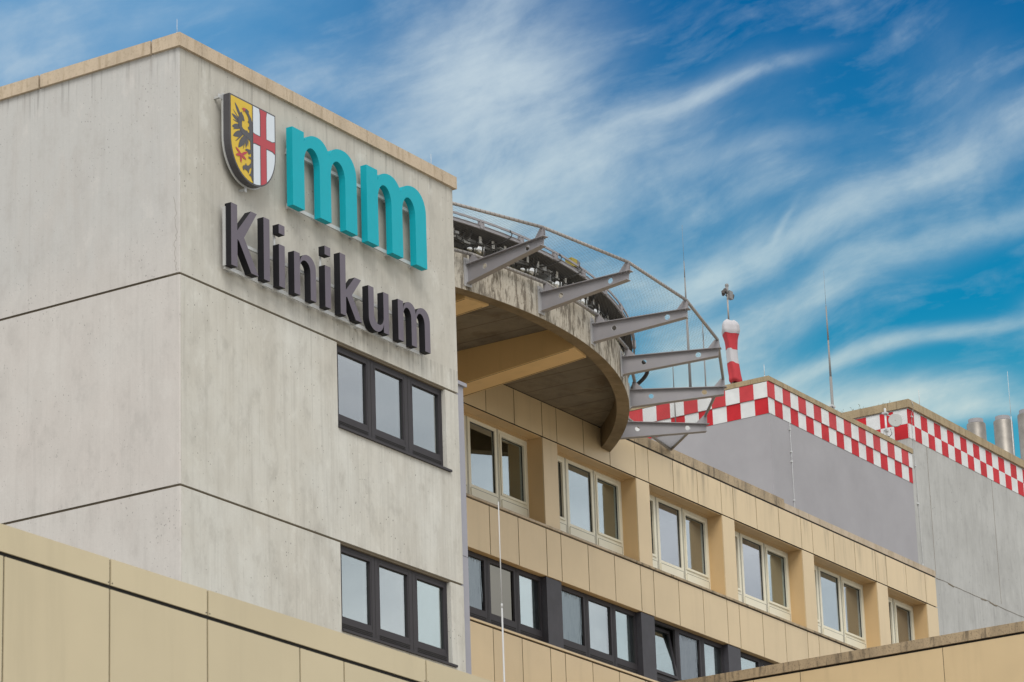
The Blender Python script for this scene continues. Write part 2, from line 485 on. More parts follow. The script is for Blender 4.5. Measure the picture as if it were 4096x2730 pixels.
# the open strips beside the window heads
front.build('wall', 'tower_concrete_front', tower, 'yellowish weathered concrete front face')
side.build('wall', 'tower_concrete_side', tower, 'paler grey concrete side face')
rest = MB(); rest.box(TX1 - 0.30, TX1 - 0.012, TY + 0.30, TY1, -1.6, 23.66).box(TX0 + 0.30, TX1 - 0.30, TY1 - 0.3, TY1, -1.6, 23.66)
rest.box(TX0 + 0.30, TX1 - 0.30, TY + 0.30, TY1 - 0.3, 23.3, 23.6)
rest.build('wall', 'tower_concrete_front', tower)
gr = MB()
for z in joints:
    gr.box(TX0 + 0.035, TX1 - 0.05, TY + 0.035, TY + 0.28, z - 0.002, z + GH + 0.002)
    gr.box(TX0 + 0.036, TX0 + 0.28, TY + 0.28, TY1 - 0.05, z - 0.002, z + GH + 0.002)
plain('crack_grey', (0.27, 0.25, 0.22), 0.95)
plain('groove', (0.17, 0.14, 0.10), 0.95)
gr.build('joint', 'groove', tower)
ck = MB(); rc = random.Random(3)
zc = 19.68; xc = TX0 - 0.0015; yc = TY + 0.06; w_ = 0.0035
while zc < 20.95:
    z2 = zc + rc.uniform(0.03, 0.07); y2 = TY + 0.085 + 0.02 * math.sin(zc * 7) + rc.uniform(-0.03, 0.03)
    ck.hexa([(xc, yc - w_, zc), (xc + 0.01, yc - w_, zc), (xc + 0.01, yc + w_, zc), (xc, yc + w_, zc), (xc, y2 - w_, z2), (xc + 0.01, y2 - w_, z2), (xc + 0.01, y2 + w_, z2), (xc, y2 + w_, z2)])
    zc, yc = z2, y2
ck.build('crack', 'crack_grey', tower)
cp = MB()
xs = [TX0 - 0.06, 43.47, 45.90, 48.35, 50.79, TX1 + 0.075]
for a, b in zip(xs[:-1], xs[1:]):
    cp.box(a + (0.006 if a > TX0 else 0), b - (0.006 if b < TX1 else 0), TY - 0.06, TY + 0.34, 23.66, 23.90)
ys = [TY + 0.34, 33.78, 36.22, 38.66, 41.1, 43.5, TY1 + 0.04]
for i, (a, b) in enumerate(zip(ys[:-1], ys[1:])):
    cp.box(TX0 - 0.06, TX0 + 0.34, a + (0.022 if i else 0), b - 0.022, 23.66, 23.90)
cp.box(TX1 - 0.3, TX1 + 0.075, TY + 0.345, TY1 + 0.04, 23.66, 23.898)
cp.build('coping', 'coping_light', tower)

def casement_window(name, parent, xs_, y, z0, z1, panes, framemat, glass, louvre=None, panel=None, sill=None, depth=0.07, sashes=(), blinds=()):
    """xs_: outer x0,x1. panes: list (x0,x1,z0,z1). frame = plate with holes"""
    P = lambda u, v: (u, y, v)
    f = MB()
    x0, x1 = xs_
    loops = [[(x0, z0), (x1, z0), (x1, z1), (x0, z1)]]
    for p in panes: loops.append([(p[0], p[2]), (p[0], p[3]), (p[1], p[3]), (p[1], p[2])])
    f.poly(loops, P, (0, 1, 0), 0.0, depth)
    fr = f.build(name, framemat, parent)
    # raised sashes round each pane and thin black joints
    for i, p in enumerate(panes):
        if i in sashes:
            s_ = MB(); a = 0.055
            L = [[(p[0] - a, p[2] - a), (p[1] + a, p[2] - a), (p[1] + a, p[3] + a), (p[0] - a, p[3] + a)],
                 [(p[0], p[2]), (p[0], p[3]), (p[1], p[3]), (p[1], p[2])]]
            s_.poly(L, P, (0, 1, 0), -0.022, -0.002)
            sub(s_, 'sash', framemat, fr)
        k = MB(); a = 0.012
        L = [[(p[0], p[2]), (p[1], p[2]), (p[1], p[3]), (p[0], p[3])], [(p[0] + a, p[2] + a), (p[0] + a, p[3] - a), (p[1] - a, p[3] - a), (p[1] - a, p[2] + a)]]
        k.poly(L, P, (0, 1, 0), 0.03, 0.055)
        sub(k, 'gasket', 'gasket', fr)
        q = MB(); q.box(p[0] + 0.011, p[1] - 0.011, y + 0.042, y + 0.05, p[2] + 0.011, p[3] - 0.011)
        gm = glass[i] if isinstance(glass, (list, tuple)) else glass
        sub(q, 'pane', gm, fr)
        if i in blinds:
            bl = MB(); bl.box(p[0] + 0.0, p[1] - 0.03, y + 0.12, y + 0.125, p[2] - 0.02, p[3] + 0.02)
            sub(bl, 'blind', 'blind', fr)
    if louvre:
        for (a, b) in louvre[0]:
            l = MB(); za, zb = louvre[1]; n = 4; h = (zb - za) / n
            for k in range(n):
                l.box(a, b, y - 0.006, y - 0.001, za + k * h, za + k * h + h * 0.42)
            sub(l, 'louvre', 'black_gap', fr)
    if panel:
        for (a, b, za, zb) in panel:
            l = MB(); l.box(a, b, y - 0.018, y - 0.002, za, zb)
            sub(l, 'infill_panel', framemat, fr)
    if sill:
        l = MB(); l.box(*sill); sub(l, 'sill', framemat, fr)
    return fr

for (z0, z1) in wins:
    yw = TY + 0.085; d = z0 - 18.06
    panes = [(47.51, 48.37, 18.35 + d, 19.49 + d), (48.65, 49.52, 18.35 + d, 19.49 + d), (49.82, 50.67, 18.35 + d, 19.49 + d)]
    w = casement_window('window', tower, (WX0, WX1), yw, z0 + 0.03, z1, panes, 'anthracite', 'glass_tower',
                    louvre=([(47.47, 48.40), (48.62, 49.55), (49.79, 50.70)], (18.125 + d, 18.245 + d)),
                    sill=(WX0 - 0.0, WX1 + 0.10, TY - 0.045, TY + 0.082, z0 - 0.012, z0 + 0.028), blinds=())
    dj = MB()
    for x in (48.51, 49.67):
        dj.box(x - 0.006, x + 0.006, yw - 0.004, yw - 0.001, z0 + 0.05, z1 - 0.01)
    for x0, x1 in ((47.47, 48.40), (48.62, 49.55), (49.79, 50.70)):
        dj.box(x0, x1, yw - 0.004, yw - 0.001, 19.545 + d, 19.556 + d)
        dj.box(x1, x1 + 0.009, yw - 0.004, yw - 0.001, 18.28 + d, 19.556 + d)
        if x0 > 48: dj.box(x0 - 0.009, x0, yw - 0.004, yw - 0.001, 19.3 + d, 19.556 + d)
    merge(dj, 'gasket', w)
    # pale inner sash seen behind the glass
    inn = MB()
    for p in panes:
        inn.box(p[1] - 0.11, p[1] - 0.075, yw + 0.075, yw + 0.095, p[2], p[3])
        inn.box(p[0], p[1] - 0.11, yw + 0.075, yw + 0.095, p[3] - 0.07, p[3] - 0.04)
    sub(inn, 'inner_sash', 'blind', w)
for z0 in (18.06, 14.44):
    eq = MB(); eq.hexa([(49.0, 33.75, z0 + 0.30), (49.55, 33.72, z0 + 0.30), (49.55, 34.0, z0 + 0.30), (49.0, 34.0, z0 + 0.30), (49.04, 33.78, z0 + 0.60), (49.55, 33.75, z0 + 0.56), (49.55, 34.0, z0 + 0.56), (49.04, 34.0, z0 + 0.60)])
    eq.box(49.1, 49.4, 33.72, 33.76, z0 + 0.40, z0 + 0.48, 1)
    eq.build('equipment', ['blind', 'dark_steel'], tower)
rm = MB()
for (z0, z1) in wins:
    rm.box(44.0, 50.9, 35.6, 35.7, z0 - 0.6, z1 + 0.7)
    rm.box(44.0, 50.9, TY + 0.31, 35.6, z0 - 0.75, z0 - 0.62)
    rm.box(44.0, 50.9, TY + 0.31, 35.6, z1 + 0.72, z1 + 0.85)
rm.build('interior', 'room_wall', tower)
# grey service casing in the corner between the tower and the annex
dk = MB(); dk.box(TX1 + 0.0, TX1 + 0.245, TY + 0.05, TY + 0.8, -1.6, 16.58).box(TX1, TX1 + 0.245, TY + 0.05, TY + 0.8, 16.59, 19.83)
dk.box(TX1 - 0.0, TX1 + 0.30, TY + 0.0, TY + 0.85, 19.832, 19.90)
dk.build('service_casing', 'duct_grey', tower)

# ================================================================== letters
def arc(cx, cz, rx, rz, a0, a1, n=10, e=2.0):
    out = []
    for i in range(n + 1):
        t = R(a0 + (a1 - a0) * i / n); c, s_ = math.cos(t), math.sin(t)
        out.append((cx + rx * math.copysign(abs(c) ** (2 / e), c), cz + rz * math.copysign(abs(s_) ** (2 / e), s_)))
    return out

def glyph_n(x, base, top, arch, it, notch):
    """x = [stem0, stem1, stem2, stem3, (stem4, stem5)] -> n or m outline"""
    p = [(x[0], base), (x[0], top), (x[1], top)]
    n = len(x) // 2 - 1
    for k in range(n):
        l, r = (x[1] if k == 0 else x[2 * k + 1] - (x[3] - x[2]) * 0.10), x[2 * k + 3]
        pk = l + (r - l) * 0.50
        nz = notch
        hz = (arch - base) * 0.30
        p += arc(pk, nz, pk - l, arch - nz, 176, 90, 8)
        last = (k == n - 1)
        if last: p += arc(pk, arch - hz, r - pk, hz, 88, 0, 9, 2.15)
        else:
            q = arc(pk, arch - hz, r - pk, hz, 88, 42, 6, 2.15)
            nl = x[2 * k + 3] - (x[3] - x[2]) * 0.10
            p += [w for w in q if w[0] < nl - 0.002]
            nn = nl
    # down last stem
    p += [(x[-1], base), (x[-2], base)]
    for k in range(n - 1, -1, -1):
        l, r = x[2 * k + 1], x[2 * k + 2]
        c = (l + r) / 2; hz = (it - base) * 0.26
        p += arc(c + 0.0, it - hz, r - c, hz, 0, 178, 14)
        p += [(l, base)] if k == 0 else [(l, base), (x[2 * k], base)]
    out = []
    for q in p:
        if not out or abs(q[0] - out[-1][0]) + abs(q[1] - out[-1][1]) > 1e-4: out.append(q)
    return out

YF, YB = 32.97, 33.10
PW = lambda u, v: (u, YB, v)
def letter(loops_list, parent, face, sidem, nm='letter'):
    b = MB()
    for loops in loops_list:
        b.poly(loops, PW, (0, -1, 0), 0.0, YB - YF, 0, 1)
    return b.build(nm, [face, sidem], parent)

rect = lambda a, b, c, d: [(a, c), (b, c), (b, d), (a, d)]
B0 = 20.02
sg = thing('letter_sign', (46.95, YB, 19.95), 'dark grey raised letters reading Klinikum on the concrete tower', 'sign')
A = ('letter_face', 'letter_side')
letter([[[(43.98, B0), (44.153, B0), (44.153, 20.52), (44.20, 20.50), (44.535, B0), (44.742, B0), (44.342, 20.60), (44.708, 21.133), (44.54, 21.133), (44.155, 20.68), (44.153, 20.68), (44.153, 21.133), (43.98, 21.133)]]], sg, *A)
letter([[rect(44.895, 45.065, B0, 21.14)]], sg, *A)
letter([[rect(45.33, 45.498, B0, 20.78)], [rect(45.33, 45.50, 20.98, 21.145)]], sg, *A)
letter([[glyph_n([45.768, 45.935, 46.243, 46.406], B0, 20.785, 20.815, 20.695, 20.60)]], sg, *A)
letter([[rect(46.675, 46.845, B0, 20.785)], [rect(46.675, 46.845, 20.985, 21.145)]], sg, *A)
letter([[[(47.132, B0), (47.30, B0), (47.30, 20.37), (47.335, 20.38), (47.585, B0), (47.788, B0), (47.485, 20.455), (47.772, 20.81), (47.578, 20.81), (47.30, 20.50), (47.30, 21.15), (47.132, 21.15)]]], sg, *A)
un = [(48.0 + 48.61 - q[0] + 0.0, 20.785 + B0 - q[1]) for q in glyph_n([47.99, 48.155, 48.455, 48.62], B0, 20.785, 20.82, 20.675, 20.60)]
letter([[un]], sg, *A)
letter([[glyph_n([48.912, 49.08, 49.335, 49.50, 49.762, 49.935], B0, 20.785, 20.82, 20.695, 20.62)]], sg, *A)
rl = MB(); rl.box(43.99, 49.9, YB + 0.004, YB + 0.04, 19.985, 20.05).box(43.99, 49.9, YB + 0.004, YB + 0.04, 20.52, 20.575)
for x in (45.37, 46.72): rl.box(x, x + 0.04, YB + 0.003, YB + 0.03, 20.60, 21.1)
rl.box(43.965, 43.985, YB - 0.02, YB + 0.04, 20.03, 21.08)
for x in (44.2, 45.2, 46.5, 47.9, 49.2):
    for z in (20.017, 20.547): rl.box(x, x + 0.05, YB + 0.04, TY - 0.0, z - 0.02, z + 0.02)
rl.build('mounting_rail', 'aluminium', sg)

mmS = thing('letter_sign', (47.83, YB, 21.6), 'big turquoise raised letters mm above the dark lettering', 'sign')
T = ('teal_paint', 'teal_paint')
letter([[glyph_n([45.762, 46.108, 46.571, 46.905, 47.342, 47.695], 21.63, 23.085, 23.11, 22.85, 22.86)]], mmS, *T)
letter([[glyph_n([48.008, 48.355, 48.785, 49.13, 49.548, 49.90], 21.622, 23.08, 23.105, 22.85, 22.86)]], mmS, *T)
rl = MB(); rl.box(45.8, 49.88, YB + 0.004, YB + 0.04, 21.635, 21.70).box(45.8, 49.88, YB + 0.004, YB + 0.04, 22.66, 22.72)
for x in (45.9, 46.8, 47.8, 48.9, 49.7):
    for z in (21.67, 22.69): rl.box(x, x + 0.05, YB + 0.04, TY, z - 0.02, z + 0.02)
rl.build('mounting_rail', 'aluminium', mmS)

# ================================================================== coat of arms
sh = thing('coat_of_arms', (44.62, YB, 21.62), 'shield sign with half black eagle on yellow and red cross on white', 'sign')
def shield_loop(inset=0.0, cx=44.618, hw=0.652, top=23.115, zs=22.36, bot=21.635):
    h = hw - inset
    pts = [(cx + h, top - inset)]
    pts += [(cx - h, top - inset)]
    n = 26
    for i in range(n + 1):
        t = R(180 + 180 * i / n)
        c, s_ = math.cos(t), math.sin(t)
        pts.append((cx + math.copysign(abs(c) ** 0.93, c) * h, zs + s_ * (zs - bot - inset)))
    return pts
b = MB(); b.poly([shield_loop()], PW, (0, -1, 0), 0.0, YB - YF); b.build('shield_body', 'shield_black', sh)
bk = MB(); bk.poly([shield_loop(-0.02)], PW, (0, -1, 0), -0.03, -0.003)
bk.box(43.83, 43.98, YB + 0.004, YB + 0.012, 23.02, 23.09).box(44.55, 44.61, YB + 0.004, YB + 0.012, 21.53, 21.68)
for x, z in ((43.87, 23.03), (44.56, 21.55), (45.2, 22.9), (45.0, 21.9)): bk.box(x, x + 0.04, YB + 0.012, TY, z, z + 0.04)
bk.build('mounting_bracket', 'aluminium', sh)
PF = lambda u, v: (u, YF, v)
def clip(loop, f):  # keep f(p)>=0 (Sutherland-Hodgman on one line)
    out = []
    for i, p in enumerate(loop):
        q = loop[(i + 1) % len(loop)]; a, c = f(p), f(q)
        if a >= 0: out.append(p)
        if (a >= 0) != (c >= 0):
            k = a / (a - c); out.append((p[0] + (q[0] - p[0]) * k, p[1] + (q[1] - p[1]) * k))
    return out
inner = shield_loop(0.028)
SX = 44.603
yl = clip(inner, lambda p: SX - p[0]); wl = clip(inner, lambda p: p[0] - SX)
def sheet(loops_list, d, mat, name='emblem_field', lab=None, step=0.0):
    b = MB()
    for i, l in enumerate(loops_list):
        dd = d + i * step
        b.poly([l], PF, (0, -1, 0), dd, dd, back=False)
    b.build(name, mat, sh, lab)
sheet([yl], 0.003, 'shield_yellow', lab='yellow half field')
sheet([wl], 0.003, 'shield_white', lab='white half field')
# red cross with flared ends, on a black outline
def cross(w, grow):
    cx, cz, a = 44.910, 22.497, 0.080 + grow
    fl = 0.05
    L = SX - 0.001; Rr = 45.245 + 0; Tp = 23.087; Bt = 21.60
    vert = [(cx - a, Bt), (cx - a, Tp - 0.1), (cx - a - 0.02, Tp), (cx + a + 0.02, Tp), (cx + a, Tp - 0.1), (cx + a, Bt)]
    hor = [(L, cz - a - 0.018), (L + 0.07, cz - a), (Rr - 0.08, cz - a), (Rr, cz - a - 0.028), (Rr, cz + a + 0.028), (Rr - 0.08, cz + a), (L + 0.07, cz + a), (L, cz + a + 0.018)]
    return vert, hor
v_, h_ = cross(0, 0.014)
inb = shield_loop(0.024)
def inside(loop):
    for i in range(len(inb)):
        a, c = inb[i], inb[(i + 1) % len(inb)]
        loop = clip(loop, lambda p: (c[0] - a[0]) * (p[1] - a[1]) - (c[1] - a[1]) * (p[0] - a[0]))
        if not loop: break
    return loop
sheet([inside(v_), inside(h_)], 0.005, 'shield_black', 'cross_outline', step=0.0006)
v_, h_ = cross(0, 0.0)
sheet([inside(v_), inside(h_)], 0.007, 'shield_red', 'cross', step=0.0006)
ln = MB(); ln.box(SX - 0.008, SX + 0.008, YF - 0.0125, YF - 0.011, 21.66, 23.09); ln.build('emblem_divider', 'shield_black', sh)
def leaf(tip, root, w, n=6):
    tx, tz = tip; rx, rz = root; dx, dz = rx - tx, rz - tz; L = math.hypot(dx, dz); nx, nz = -dz / L, dx / L
    prof = [(0, 0), (0.15, 0.55), (0.35, 0.95), (0.55, 1.0), (0.8, 0.7), (1, 0.35)]
    a = [(tx + dx * t + nx * w * k / 2, tz + dz * t + nz * w * k / 2) for t, k in prof]
    c = [(tx + dx * t - nx * w * k / 2, tz + dz * t - nz * w * k / 2) for t, k in prof[1:]]
    return a + c[::-1]
wing = [leaf((44.105, 22.99), (44.30, 22.72), 0.075), leaf((44.047, 22.846), (44.26, 22.69), 0.022), leaf((44.012, 22.75), (44.27, 22.66), 0.075),
        leaf((44.038, 22.655), (44.25, 22.64), 0.02), leaf((44.02, 22.52), (44.30, 22.60), 0.095), leaf((44.042, 22.472), (44.29, 22.585), 0.02),
        leaf((44.045, 22.355), (44.37, 22.53), 0.105), leaf((44.108, 22.272), (44.36, 22.50), 0.024), leaf((44.19, 22.185), (44.44, 22.50), 0.115),
        leaf((44.327, 22.195), (44.42, 22.47), 0.024), leaf((44.405, 22.245), (44.45, 22.47), 0.06), leaf((44.465, 22.28), (44.48, 22.45), 0.015)]
blob = [(44.235, 22.83), (44.285, 22.87), (44.35, 22.80), (44.375, 22.735), (44.35, 22.715), (44.318, 22.72), (44.30, 22.69), (44.30, 22.60), (44.33, 22.575), (44.39, 22.562), (44.455, 22.572), (44.465, 22.548),
        (44.50, 22.545), (44.515, 22.60), (44.475, 22.612), (44.465, 22.64), (44.505, 22.672), (44.505, 22.72), (44.462, 22.742), (44.487, 22.765), (44.475, 22.83), (44.43, 22.875), (44.395, 22.90), (44.36, 22.945), (44.40, 22.968), (44.45, 22.962),
        (44.50, 22.945), (44.492, 22.91), (44.53, 22.865), (44.565, 22.83), (44.572, 22.80), (44.603, 22.765), (44.603, 22.22), (44.535, 22.24), (44.53, 22.40), (44.44, 22.45), (44.33, 22.46), (44.24, 22.53), (44.19, 22.62), (44.19, 22.73)]
tail = [(44.372, 22.195), (44.42, 22.235), (44.517, 22.245), (44.603, 22.26), (44.603, 21.69), (44.575, 21.70), (44.547, 21.765), (44.485, 21.778), (44.53, 21.815), (44.562, 21.91), (44.555, 21.93), (44.512, 21.90), (44.492, 21.86), (44.474, 21.795), (44.44, 21.835),
        (44.37, 21.852), (44.332, 21.812), (44.303, 21.865), (44.335, 21.908), (44.375, 21.915), (44.399, 21.968), (44.43, 21.93), (44.48, 21.945), (44.54, 22.01), (44.557, 22.075), (44.535, 22.078), (44.476, 22.078), (44.482, 22.12), (44.525, 22.11), (44.548, 22.125), (44.555, 22.19), (44.515, 22.17), (44.495, 22.143), (44.47, 22.165), (44.44, 22.20)]
sheet(wing + [blob, tail], 0.0045, 'shield_black', 'eagle', 'black half eagle', step=0.0004)
claws = [leaf((44.11, 22.175), (44.285, 22.075), 0.045), leaf((44.455, 22.185), (44.24, 22.065), 0.045), leaf((44.415, 22.03), (44.24, 22.085), 0.05), leaf((44.262, 21.925), (44.262, 22.10), 0.05), leaf((44.115, 22.03), (44.28, 22.085), 0.05)]
beak = [leaf((44.30, 22.93), (44.41, 22.955), 0.04), leaf((44.325, 22.88), (44.41, 22.955), 0.022)]
sheet(claws, 0.0105, 'shield_red', 'eagle_claws', 'red claws', step=0.0003)
sheet(beak, 0.0105, 'shield_red', 'eagle_beak', 'red beak', step=0.0003)

# ================================================================== annex (beige cladded wing)
AY = 38.8; AX0, AX1 = 51.45, 83.0; AD = 16.0
annex = thing('clinic_wing', (AX0, AY, -1.6), 'beige panel clad wing with a cream and a dark window row', 'building')
cols = []                                  # column edges of the panel grid
pil = [(55.07 + 4.0525 * k, 55.675 + 4.0525 * k) for k in range(0, 7)]
pil = [(round(a, 3), round(b, 3)) for a, b in pil]
# measured pilasters: 63.17-63.78, 67.23-67.82, 71.27-71.87, 75.34-75.95, 79.435-80.047
pil[2] = (63.17, 63.78); pil[3] = (67.228, 67.82); pil[4] = (71.275, 71.872); pil[5] = (75.345, 75.95); pil[6] = (79.435, 80.047)
pil[1] = (59.12, 59.73); pil[0] = (55.07, 55.68)
bays = [(51.45, 55.07)] + [(pil[i][1], pil[i + 1][0]) for i in range(6)] + [(80.047, 82.35)]
pil.append((82.35, AX1))
edges = []
for (a, b) in bays[1:7]:
    w = (b - a) / 3; edges += [(a, a + w), (a + w, a + 2 * w), (a + 2 * w, b)]
edges += [(51.46, 52.7), (52.7, 53.9), (53.9, 55.07), (80.047, 81.202), (81.202, 82.35)] + pil
G2 = 0.013
def band(z0, z1, mat, name, y=AY, th=0.010):
    m_ = MB()
    for a, b in edges:
        m_.box(a + G2, b - G2, y + random.uniform(0, 0.002), y + th, z0 + 0.004, z1 - 0.004)
    return m_.build(name, mat, annex)
band(22.79, 23.60, 'beige_stained', 'parapet_cladding')
band(19.585, 20.67, 'beige_cladding', 'spandrel_cladding')
band(15.965, 17.97, 'beige_cladding', 'spandrel_cladding')
band(13.0, 15.96, 'beige_cladding', 'spandrel_cladding')
bk = MB()
bk.box(AX0, AX1 - 0.02, AY + 0.012, AY + 0.3, 22.80, 23.66)
bk.box(AX0, AX1 - 0.02, AY + 0.012, AY + 0.43, 19.60, 20.69)
bk.box(AX0, AX1 - 0.02, AY + 0.012, AY + 0.19, 13.0, 17.99)
bk.build('cladding_frame', 'black_gap', annex)
lo = MB(); lo.box(AX0, AX1, AY + 0.02, AY + 0.4, -1.6, 13.0); lo.build('wall', 'beige_cladding', annex)
# end wall, back, roof
ew = MB(); ew.box(AX1 - 0.3, AX1, AY + 0.45, AY + AD, -1.6, 23.6).box(AX0, AX1 - 0.3, AY + AD - 0.3, AY + AD, -1.6, 23.6)
ew.build('wall', 'beige_cladding', annex)
rf = MB(); rf.box(AX0, AX1 - 0.3, AY + 0.44, AY + AD - 0.3, 23.3, 23.5); rf.build('roof', 'roof_gravel', annex)
# coping
c1 = MB()
xs = [51.46, 55.4, 59.4, 63.4, 67.24, 67.83, 71.284, 71.87, 73.05, 74.52]
for a, b in zip(xs[:-1], xs[1:]):
    c1.box(a + 0.004, b - 0.004, AY - 0.004, AY + 0.42, 23.64, 23.885)
c1.build('coping', 'coping_dirty', annex, 'thick blackened coping')
c2 = MB(); c2.box(74.53, 79.8, AY - 0.002, AY + 0.42, 23.64, 23.80).box(79.81, AX1 + 0.02, AY - 0.002, AY + 0.42, 23.64, 23.80)
c2.box(AX1 - 0.4, AX1 + 0.02, AY + 0.43, AY + AD, 23.62, 23.80)
c2.build('coping', 'coping_light', annex)
# upper floor pilasters and reveals
for a, b in pil:
    pm = MB(); pm.box(a + 0.003, b - 0.003, AY + 0.002, AY + 0.03, 20.70, 22.765)
    q = pm.build('pilaster', 'beige_cladding', annex)
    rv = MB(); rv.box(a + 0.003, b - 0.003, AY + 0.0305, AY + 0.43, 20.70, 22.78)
    sub(rv, 'reveal', 'beige_shaded', q)
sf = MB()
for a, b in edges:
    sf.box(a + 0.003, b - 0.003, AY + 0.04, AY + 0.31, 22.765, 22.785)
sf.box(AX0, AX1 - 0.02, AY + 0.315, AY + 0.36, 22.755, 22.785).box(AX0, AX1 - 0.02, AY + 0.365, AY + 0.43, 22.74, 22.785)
sf.build('window_soffit', 'beige_shaded', annex)
sl = MB()
sl.box(AX0, 66.1, AY - 0.03, AY + 0.40, 20.695, 20.745)
sl.build('sill', 'coping_light', annex)
sl = MB(); sl.box(66.105, AX1, AY - 0.03, AY + 0.40, 20.695, 20.745)
sl.build('sill', 'coping_dirty', annex, 'lichen covered grey sill')
sl = MB()
for a, b in ((AX0, 63.6), (63.61, 67.75), (67.76, 71.8), (71.81, 76), (76.01, AX1)):
    sl.box(a, b, AY - 0.025, AY + 0.16, 18.0, 18.045)
sl.build('sill', 'beige_cladding', annex)
YU = 39.22
for (a, b) in bays:
    if b - a < 3: seg = [(a, a + 1.12), (a + 1.12, b)]
    else: seg = [(a, a + 1.0), (a + 1.0, a + 2.23), (a + 2.23, b)]
    panes = []; panels = []; sash = []
    for i, (p, q) in enumerate(seg):
        wide = (len(seg) == 3 and i == 1)
        if wide: panes.append((p + 0.13, q - 0.11, 21.235, 22.665))
        else:
            panes.append((p + 0.13, q - 0.16, 21.30, 22.60)); sash.append(i)
        panels.append((p + 0.09, q - 0.08, 20.975, 21.155))
    w = casement_window('window', annex, (a - 0.02, b + 0.02), YU, 20.75, 22.755, panes, 'cream_frame', 'glass_cream', panel=panels, sashes=sash)
    dj = MB()
    for i, (p, q) in enumerate(seg):
        for x in ((p - 0.018, p + 0.018) if i else ()):
            dj.box(x - 0.004, x + 0.004, YU - 0.004, YU - 0.001, 20.76, 22.74)
        dj.box(p + 0.09, q - 0.08, YU - 0.0195, YU - 0.018, 21.150, 21.158)
        dj.box(q - 0.088, q - 0.08, YU - 0.0195, YU - 0.018, 20.98, 21.15)
    merge(dj, 'gasket', w)
# dark window row
YD = 38.97
for a, b in pil:
    dp = MB(); dp.box(a - 0.03, b - 0.02, AY + 0.02, AY + 0.22, 18.046, 19.575)
    dp.build('dark_pilaster', 'anthracite_panel', annex)
hd = MB(); hd.box(AX0, AX1, AY + 0.011, AY + 0.16, 19.586, 19.599); hd.build('window_soffit', 'beige_shaded', annex)
for k, (a, b) in enumerate(bays):
    if b - a < 3: seg = [(a, a + 1.1), (a + 1.1, b)]
    else: seg = [(a, a + 1.22), (a + 1.22, a + 2.39), (a + 2.39, b)]
    glass = {2: ['glass_ripple', 'glass_smoked', 'glass_dark'], 3: ['glass_ripple', 'glass_dark', 'glass_dark'], 4: ['glass_dark', 'glass_ripple', 'glass_dark']}.get(k, ['glass_dark'] * 3)
    if len(seg) == 2: glass = ['glass_dark', 'glass_dark']
    panes = [(p + 0.145, q - 0.085, 18.37, 19.485) for p, q in seg]
    if k == 4:      # the first casement of this bay stands tilted open
        use = panes[1:]; gl = glass[1:]
    else: use = panes; gl = glass
    bl = [i for i in range(len(use)) if gl[i] == 'glass_dark']
    w = casement_window('window', annex, (a - 0.03, b + 0.03), YD, 18.05, 19.583, use if k != 4 else [(panes[0][0] - 0.04, panes[0][1] + 0.04, 18.33, 19.525)] + use,
                        'anthracite', gl if k != 4 else ['glass_smoked'] + gl, blinds=(bl if k != 4 else [1 + i for i in bl]),
                        louvre=([(p + 0.13, q - 0.06) for p, q in seg], (18.085, 18.25)))
    dj = MB()
    for i, (p, q) in enumerate(seg):
        for x in ((p + 0.0, p + 0.05) if i else ()):
            dj.box(x - 0.004, x + 0.004, YD - 0.004, YD - 0.001, 18.06, 19.57)
    merge(dj, 'gasket', w)
    if k == 4:
        for ch in list(w.children):
            if ch.name.startswith('pane') and abs(ch.data.vertices[0].co.x - (panes[0][0] - 0.029)) < 0.02:
                bpy.data.objects.remove(ch)
        p = panes[0]; s_ = MB(); th = R(9)
        Pt = lambda u, v: (u, YD - 0.01 + (v - 18.33) * math.sin(th), 18.33 + (v - 18.33) * math.cos(th))
        s_.poly([[(p[0] - 0.04, 18.33), (p[1] + 0.03, 18.33), (p[1] + 0.03, 19.52), (p[0] - 0.04, 19.52)],
                 [(p[0] + 0.03, 18.40), (p[0] + 0.03, 19.44), (p[1] - 0.03, 19.44), (p[1] - 0.03, 18.40)]], Pt, (0, 1, 0), -0.03, 0.03)
        sa = sub(s_, 'tilted_sash', 'anthracite', w, 'open sash tilted inwards at the top')
        s_ = MB(); s_.poly([[(p[0] + 0.03, 18.40), (p[0] + 0.03, 19.44), (p[1] - 0.03, 19.44), (p[1] - 0.03, 18.40)]], Pt, (0, 1, 0), 0.0, 0.006)
        sub(s_, 'pane', 'glass_dark', w)
rm = MB()
rm.box(AX0, AX1 - 0.35, AY + 3.6, AY + 3.7, 16.6, 22.9)
rm.build('interior', 'room_wall', annex)
rm = MB(); rm.box(AX0, AX1 - 0.35, AY + 0.45, AY + 3.6, 22.95, 23.05).box(AX0, AX1 - 0.35, AY + 0.45, AY + 3.6, 19.7, 19.8).box(AX0, AX1 - 0.35, AY + 0.45, AY + 3.6, 16.9, 17.0)
for a, b in pil: rm.box((a + b) / 2 - 0.06, (a + b) / 2 + 0.06, AY + 0.45, AY + 3.6, 17.0, 22.94)
rm.build('interior', 'room_ceiling', annex)

